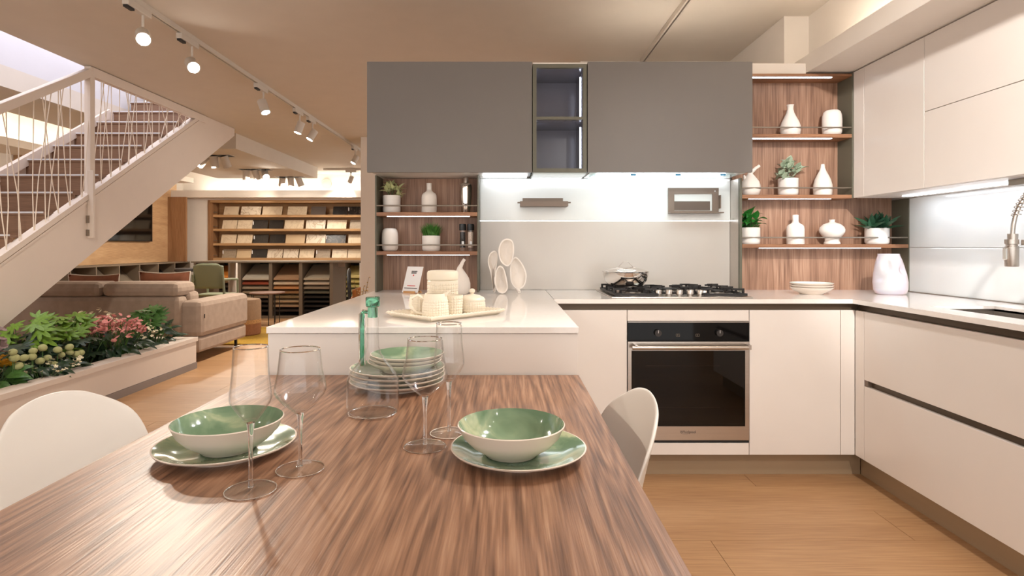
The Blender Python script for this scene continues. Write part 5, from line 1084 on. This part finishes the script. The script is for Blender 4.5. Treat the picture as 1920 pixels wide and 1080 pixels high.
track('white ceiling track above the grey wall cabinets', (XT2, -1.2, ZC - .0005), (XT2, 4.7, ZC - .0005))
track('short white ceiling track before the lit back wall', (-3.5, 11.25, ZC - .0005), (-1.6, 11.25, ZC - .0005))
HB = G().tube([(0, 0, 0.055), (0, 0, -0.062)], 0.041, 24).mesh('lamp_head', 'spotw', True)
HR = G().lathe([(0.041, -0.0625), (0.0425, -0.0625), (0.0425, -0.07), (0.038, -0.07), (0.036, -0.064)], n=24).mesh('lamp_ring', 'spotw', True)
HL = G().lathe([(0, -0.0645), (0.036, -0.0645)], n=24, cap1=False).mesh('lamp_lens', 'lens')
def spotlight(label, x, y, aim, energy, angle=55, adir=(0, 1), drop=0.205, size=0.035, color=WARM):
    t = thing('track_spotlight', label, 'spotlight', (x, y, ZC - 0.034), group='track spotlights')
    ax, ay = adir
    B(-0.02 if ay else -0.1, 0.02 if ay else 0.1, -0.02 if ax else -0.17, 0.02 if ax else 0.06, -0.042, -0.0005).build('adapter_box', 'spotw', t, bevel=0.004)
    G().box(-0.012, 0.012, -0.17 if ay else -.012, -0.10 if ay else .012, -0.056, -0.042).build('connector', 'black', t)
    G().cyl((0, 0, -0.042), (0, 0, -drop + 0.09), 0.008, 10).build('stem', 'spotw', t, smooth=True)
    c = Vector((0, 0, -drop + 0.034)); d = (Vector(aim) - Vector((x, y, ZC - .034)) - c).normalized(); q = (-d).to_track_quat('Z', 'Y').to_euler()
    hd = part('lamp_head', HB, t, c, q); part('lamp_ring', HR, hd); part('lamp_lens', HL, hd)
    if energy:
        w = Vector((x, y, ZC - .034)) + c + d * 0.075; lamp('SPOT', w, aim, energy, color, t, size, angle, 0.6)
for u, aim, en, lb, an in ((268, (-0.6, 1.2, 0.7), 60, 'track spotlight nearest the stair post shining at the viewer', 60), (360, (-0.5, 2.0, 0.8), 70, 'track spotlight to the right of the stair post', 60),
                       (494, (-1.2, 4.9, 0.0), 45, 'track spotlight midway along the long ceiling track', 60), (562, (-2.9, 6.0, 0.2), 90, 'upright track spotlight left of the closely spaced pair', 65),
                       (586, (-3.3, 6.2, 0.3), 70, 'tilted track spotlight right of the closely spaced pair', 65), (666, (-3.2, 8.0, 0.3), 60, 'track spotlight at the far end beside the pillar', 70)):
    spotlight(lb, XT1, F * -XT1 / (CX - u), aim, en, an)
spotlight('unseen spotlight added on the long track to light the planter', XT1, 2.3, (-3.15, 4.3, 0.3), 70, 60)  # extra head out of view, added to brighten the planter
spotlight('unseen spotlight added on the long track to light the oven wall', XT1, 1.2, (0.9, 3.0, 0.6), 40, 50)  # fill lamp added outside the frame for the oven wall
for i, (y_, aim, en) in enumerate(((-0.2, (1.6, 2.7, 0.7), 70), (0.5, (1.98, 2.3, 1.7), 190), (1.1, (1.0, 2.9, 0.3), 30), (1.9, (-0.25, 1.2, 0.74), 65), (2.5, (-0.4, 1.5, 0.74), 45))):
    spotlight('%s unseen spotlight added on the track over the kitchen aisle' % ORDN[i], XT2, y_, aim, en, (65, 46, 65, 65, 65)[i], color=NEUT)  # off-frame heads added as fill light for cabinets and table
spotlight('track spotlight under the short track before the back wall', X(658, 11.25), 11.25, (-3.6, 11.95, 1.4), 40, 80, (1, 0))
def recessed(label, x, y, tilts):
    t = thing('recessed_spotlight', label, 'spotlight', (x, y, 2.443), group='recessed triple spotlights'); w = 0.26
    B(-w, w, -0.1, 0.1, -0.002, -0.0005).build('housing', 'black', t)
    g = G(); g.box(-w - .015, w + .015, -.115, -.1, -.004, 0).box(-w - .015, w + .015, .1, .115, -.004, 0).box(-w - .015, -w, -.1, .1, -.004, 0).box(w, w + .015, -.1, .1, -.004, 0); g.build('frame', 'spotw', t)
    for i, tl in enumerate(tilts):
        hd = part('lamp_head', HB, t, ((i - (len(tilts) - 1) / 2) * 0.16, 0, -0.075), (tl[0], tl[1], 0), 1.35); part('lamp_ring', HR, hd); part('lamp_lens', HL, hd); G().cyl(((i - (len(tilts) - 1) / 2) * 0.16, 0, -0.002), ((i - (len(tilts) - 1) / 2) * 0.16, 0, -0.06), 0.012, 8).build('hinge', 'black', t)
    lamp('SPOT', (x, y - .05, 2.28), (x + 0.3, y - 0.6, 0.3), 60, WARM, t, 0.05, 140); lamp('SPOT', (x - .1, y, 2.28), (-6.6, y + 0.4, 1.3), 80, WARM, t, 0.05, 100)
recessed('recessed ceiling spotlights nearest the staircase underside', -4.15, 8.34, [(-0.5, 0.5), (0.3, 0.0), (0.4, -0.2)])
recessed('recessed ceiling spotlights in the middle of the dropped ceiling', -4.2, 9.84, [(0.2, 0.1), (0.3, -0.2), (-0.7, -0.6)])
recessed('recessed ceiling spotlights nearest the tile display', -4.0, 10.9, [(0.4, 0.3), (0.2, 0.0), (0.3, -0.3)])
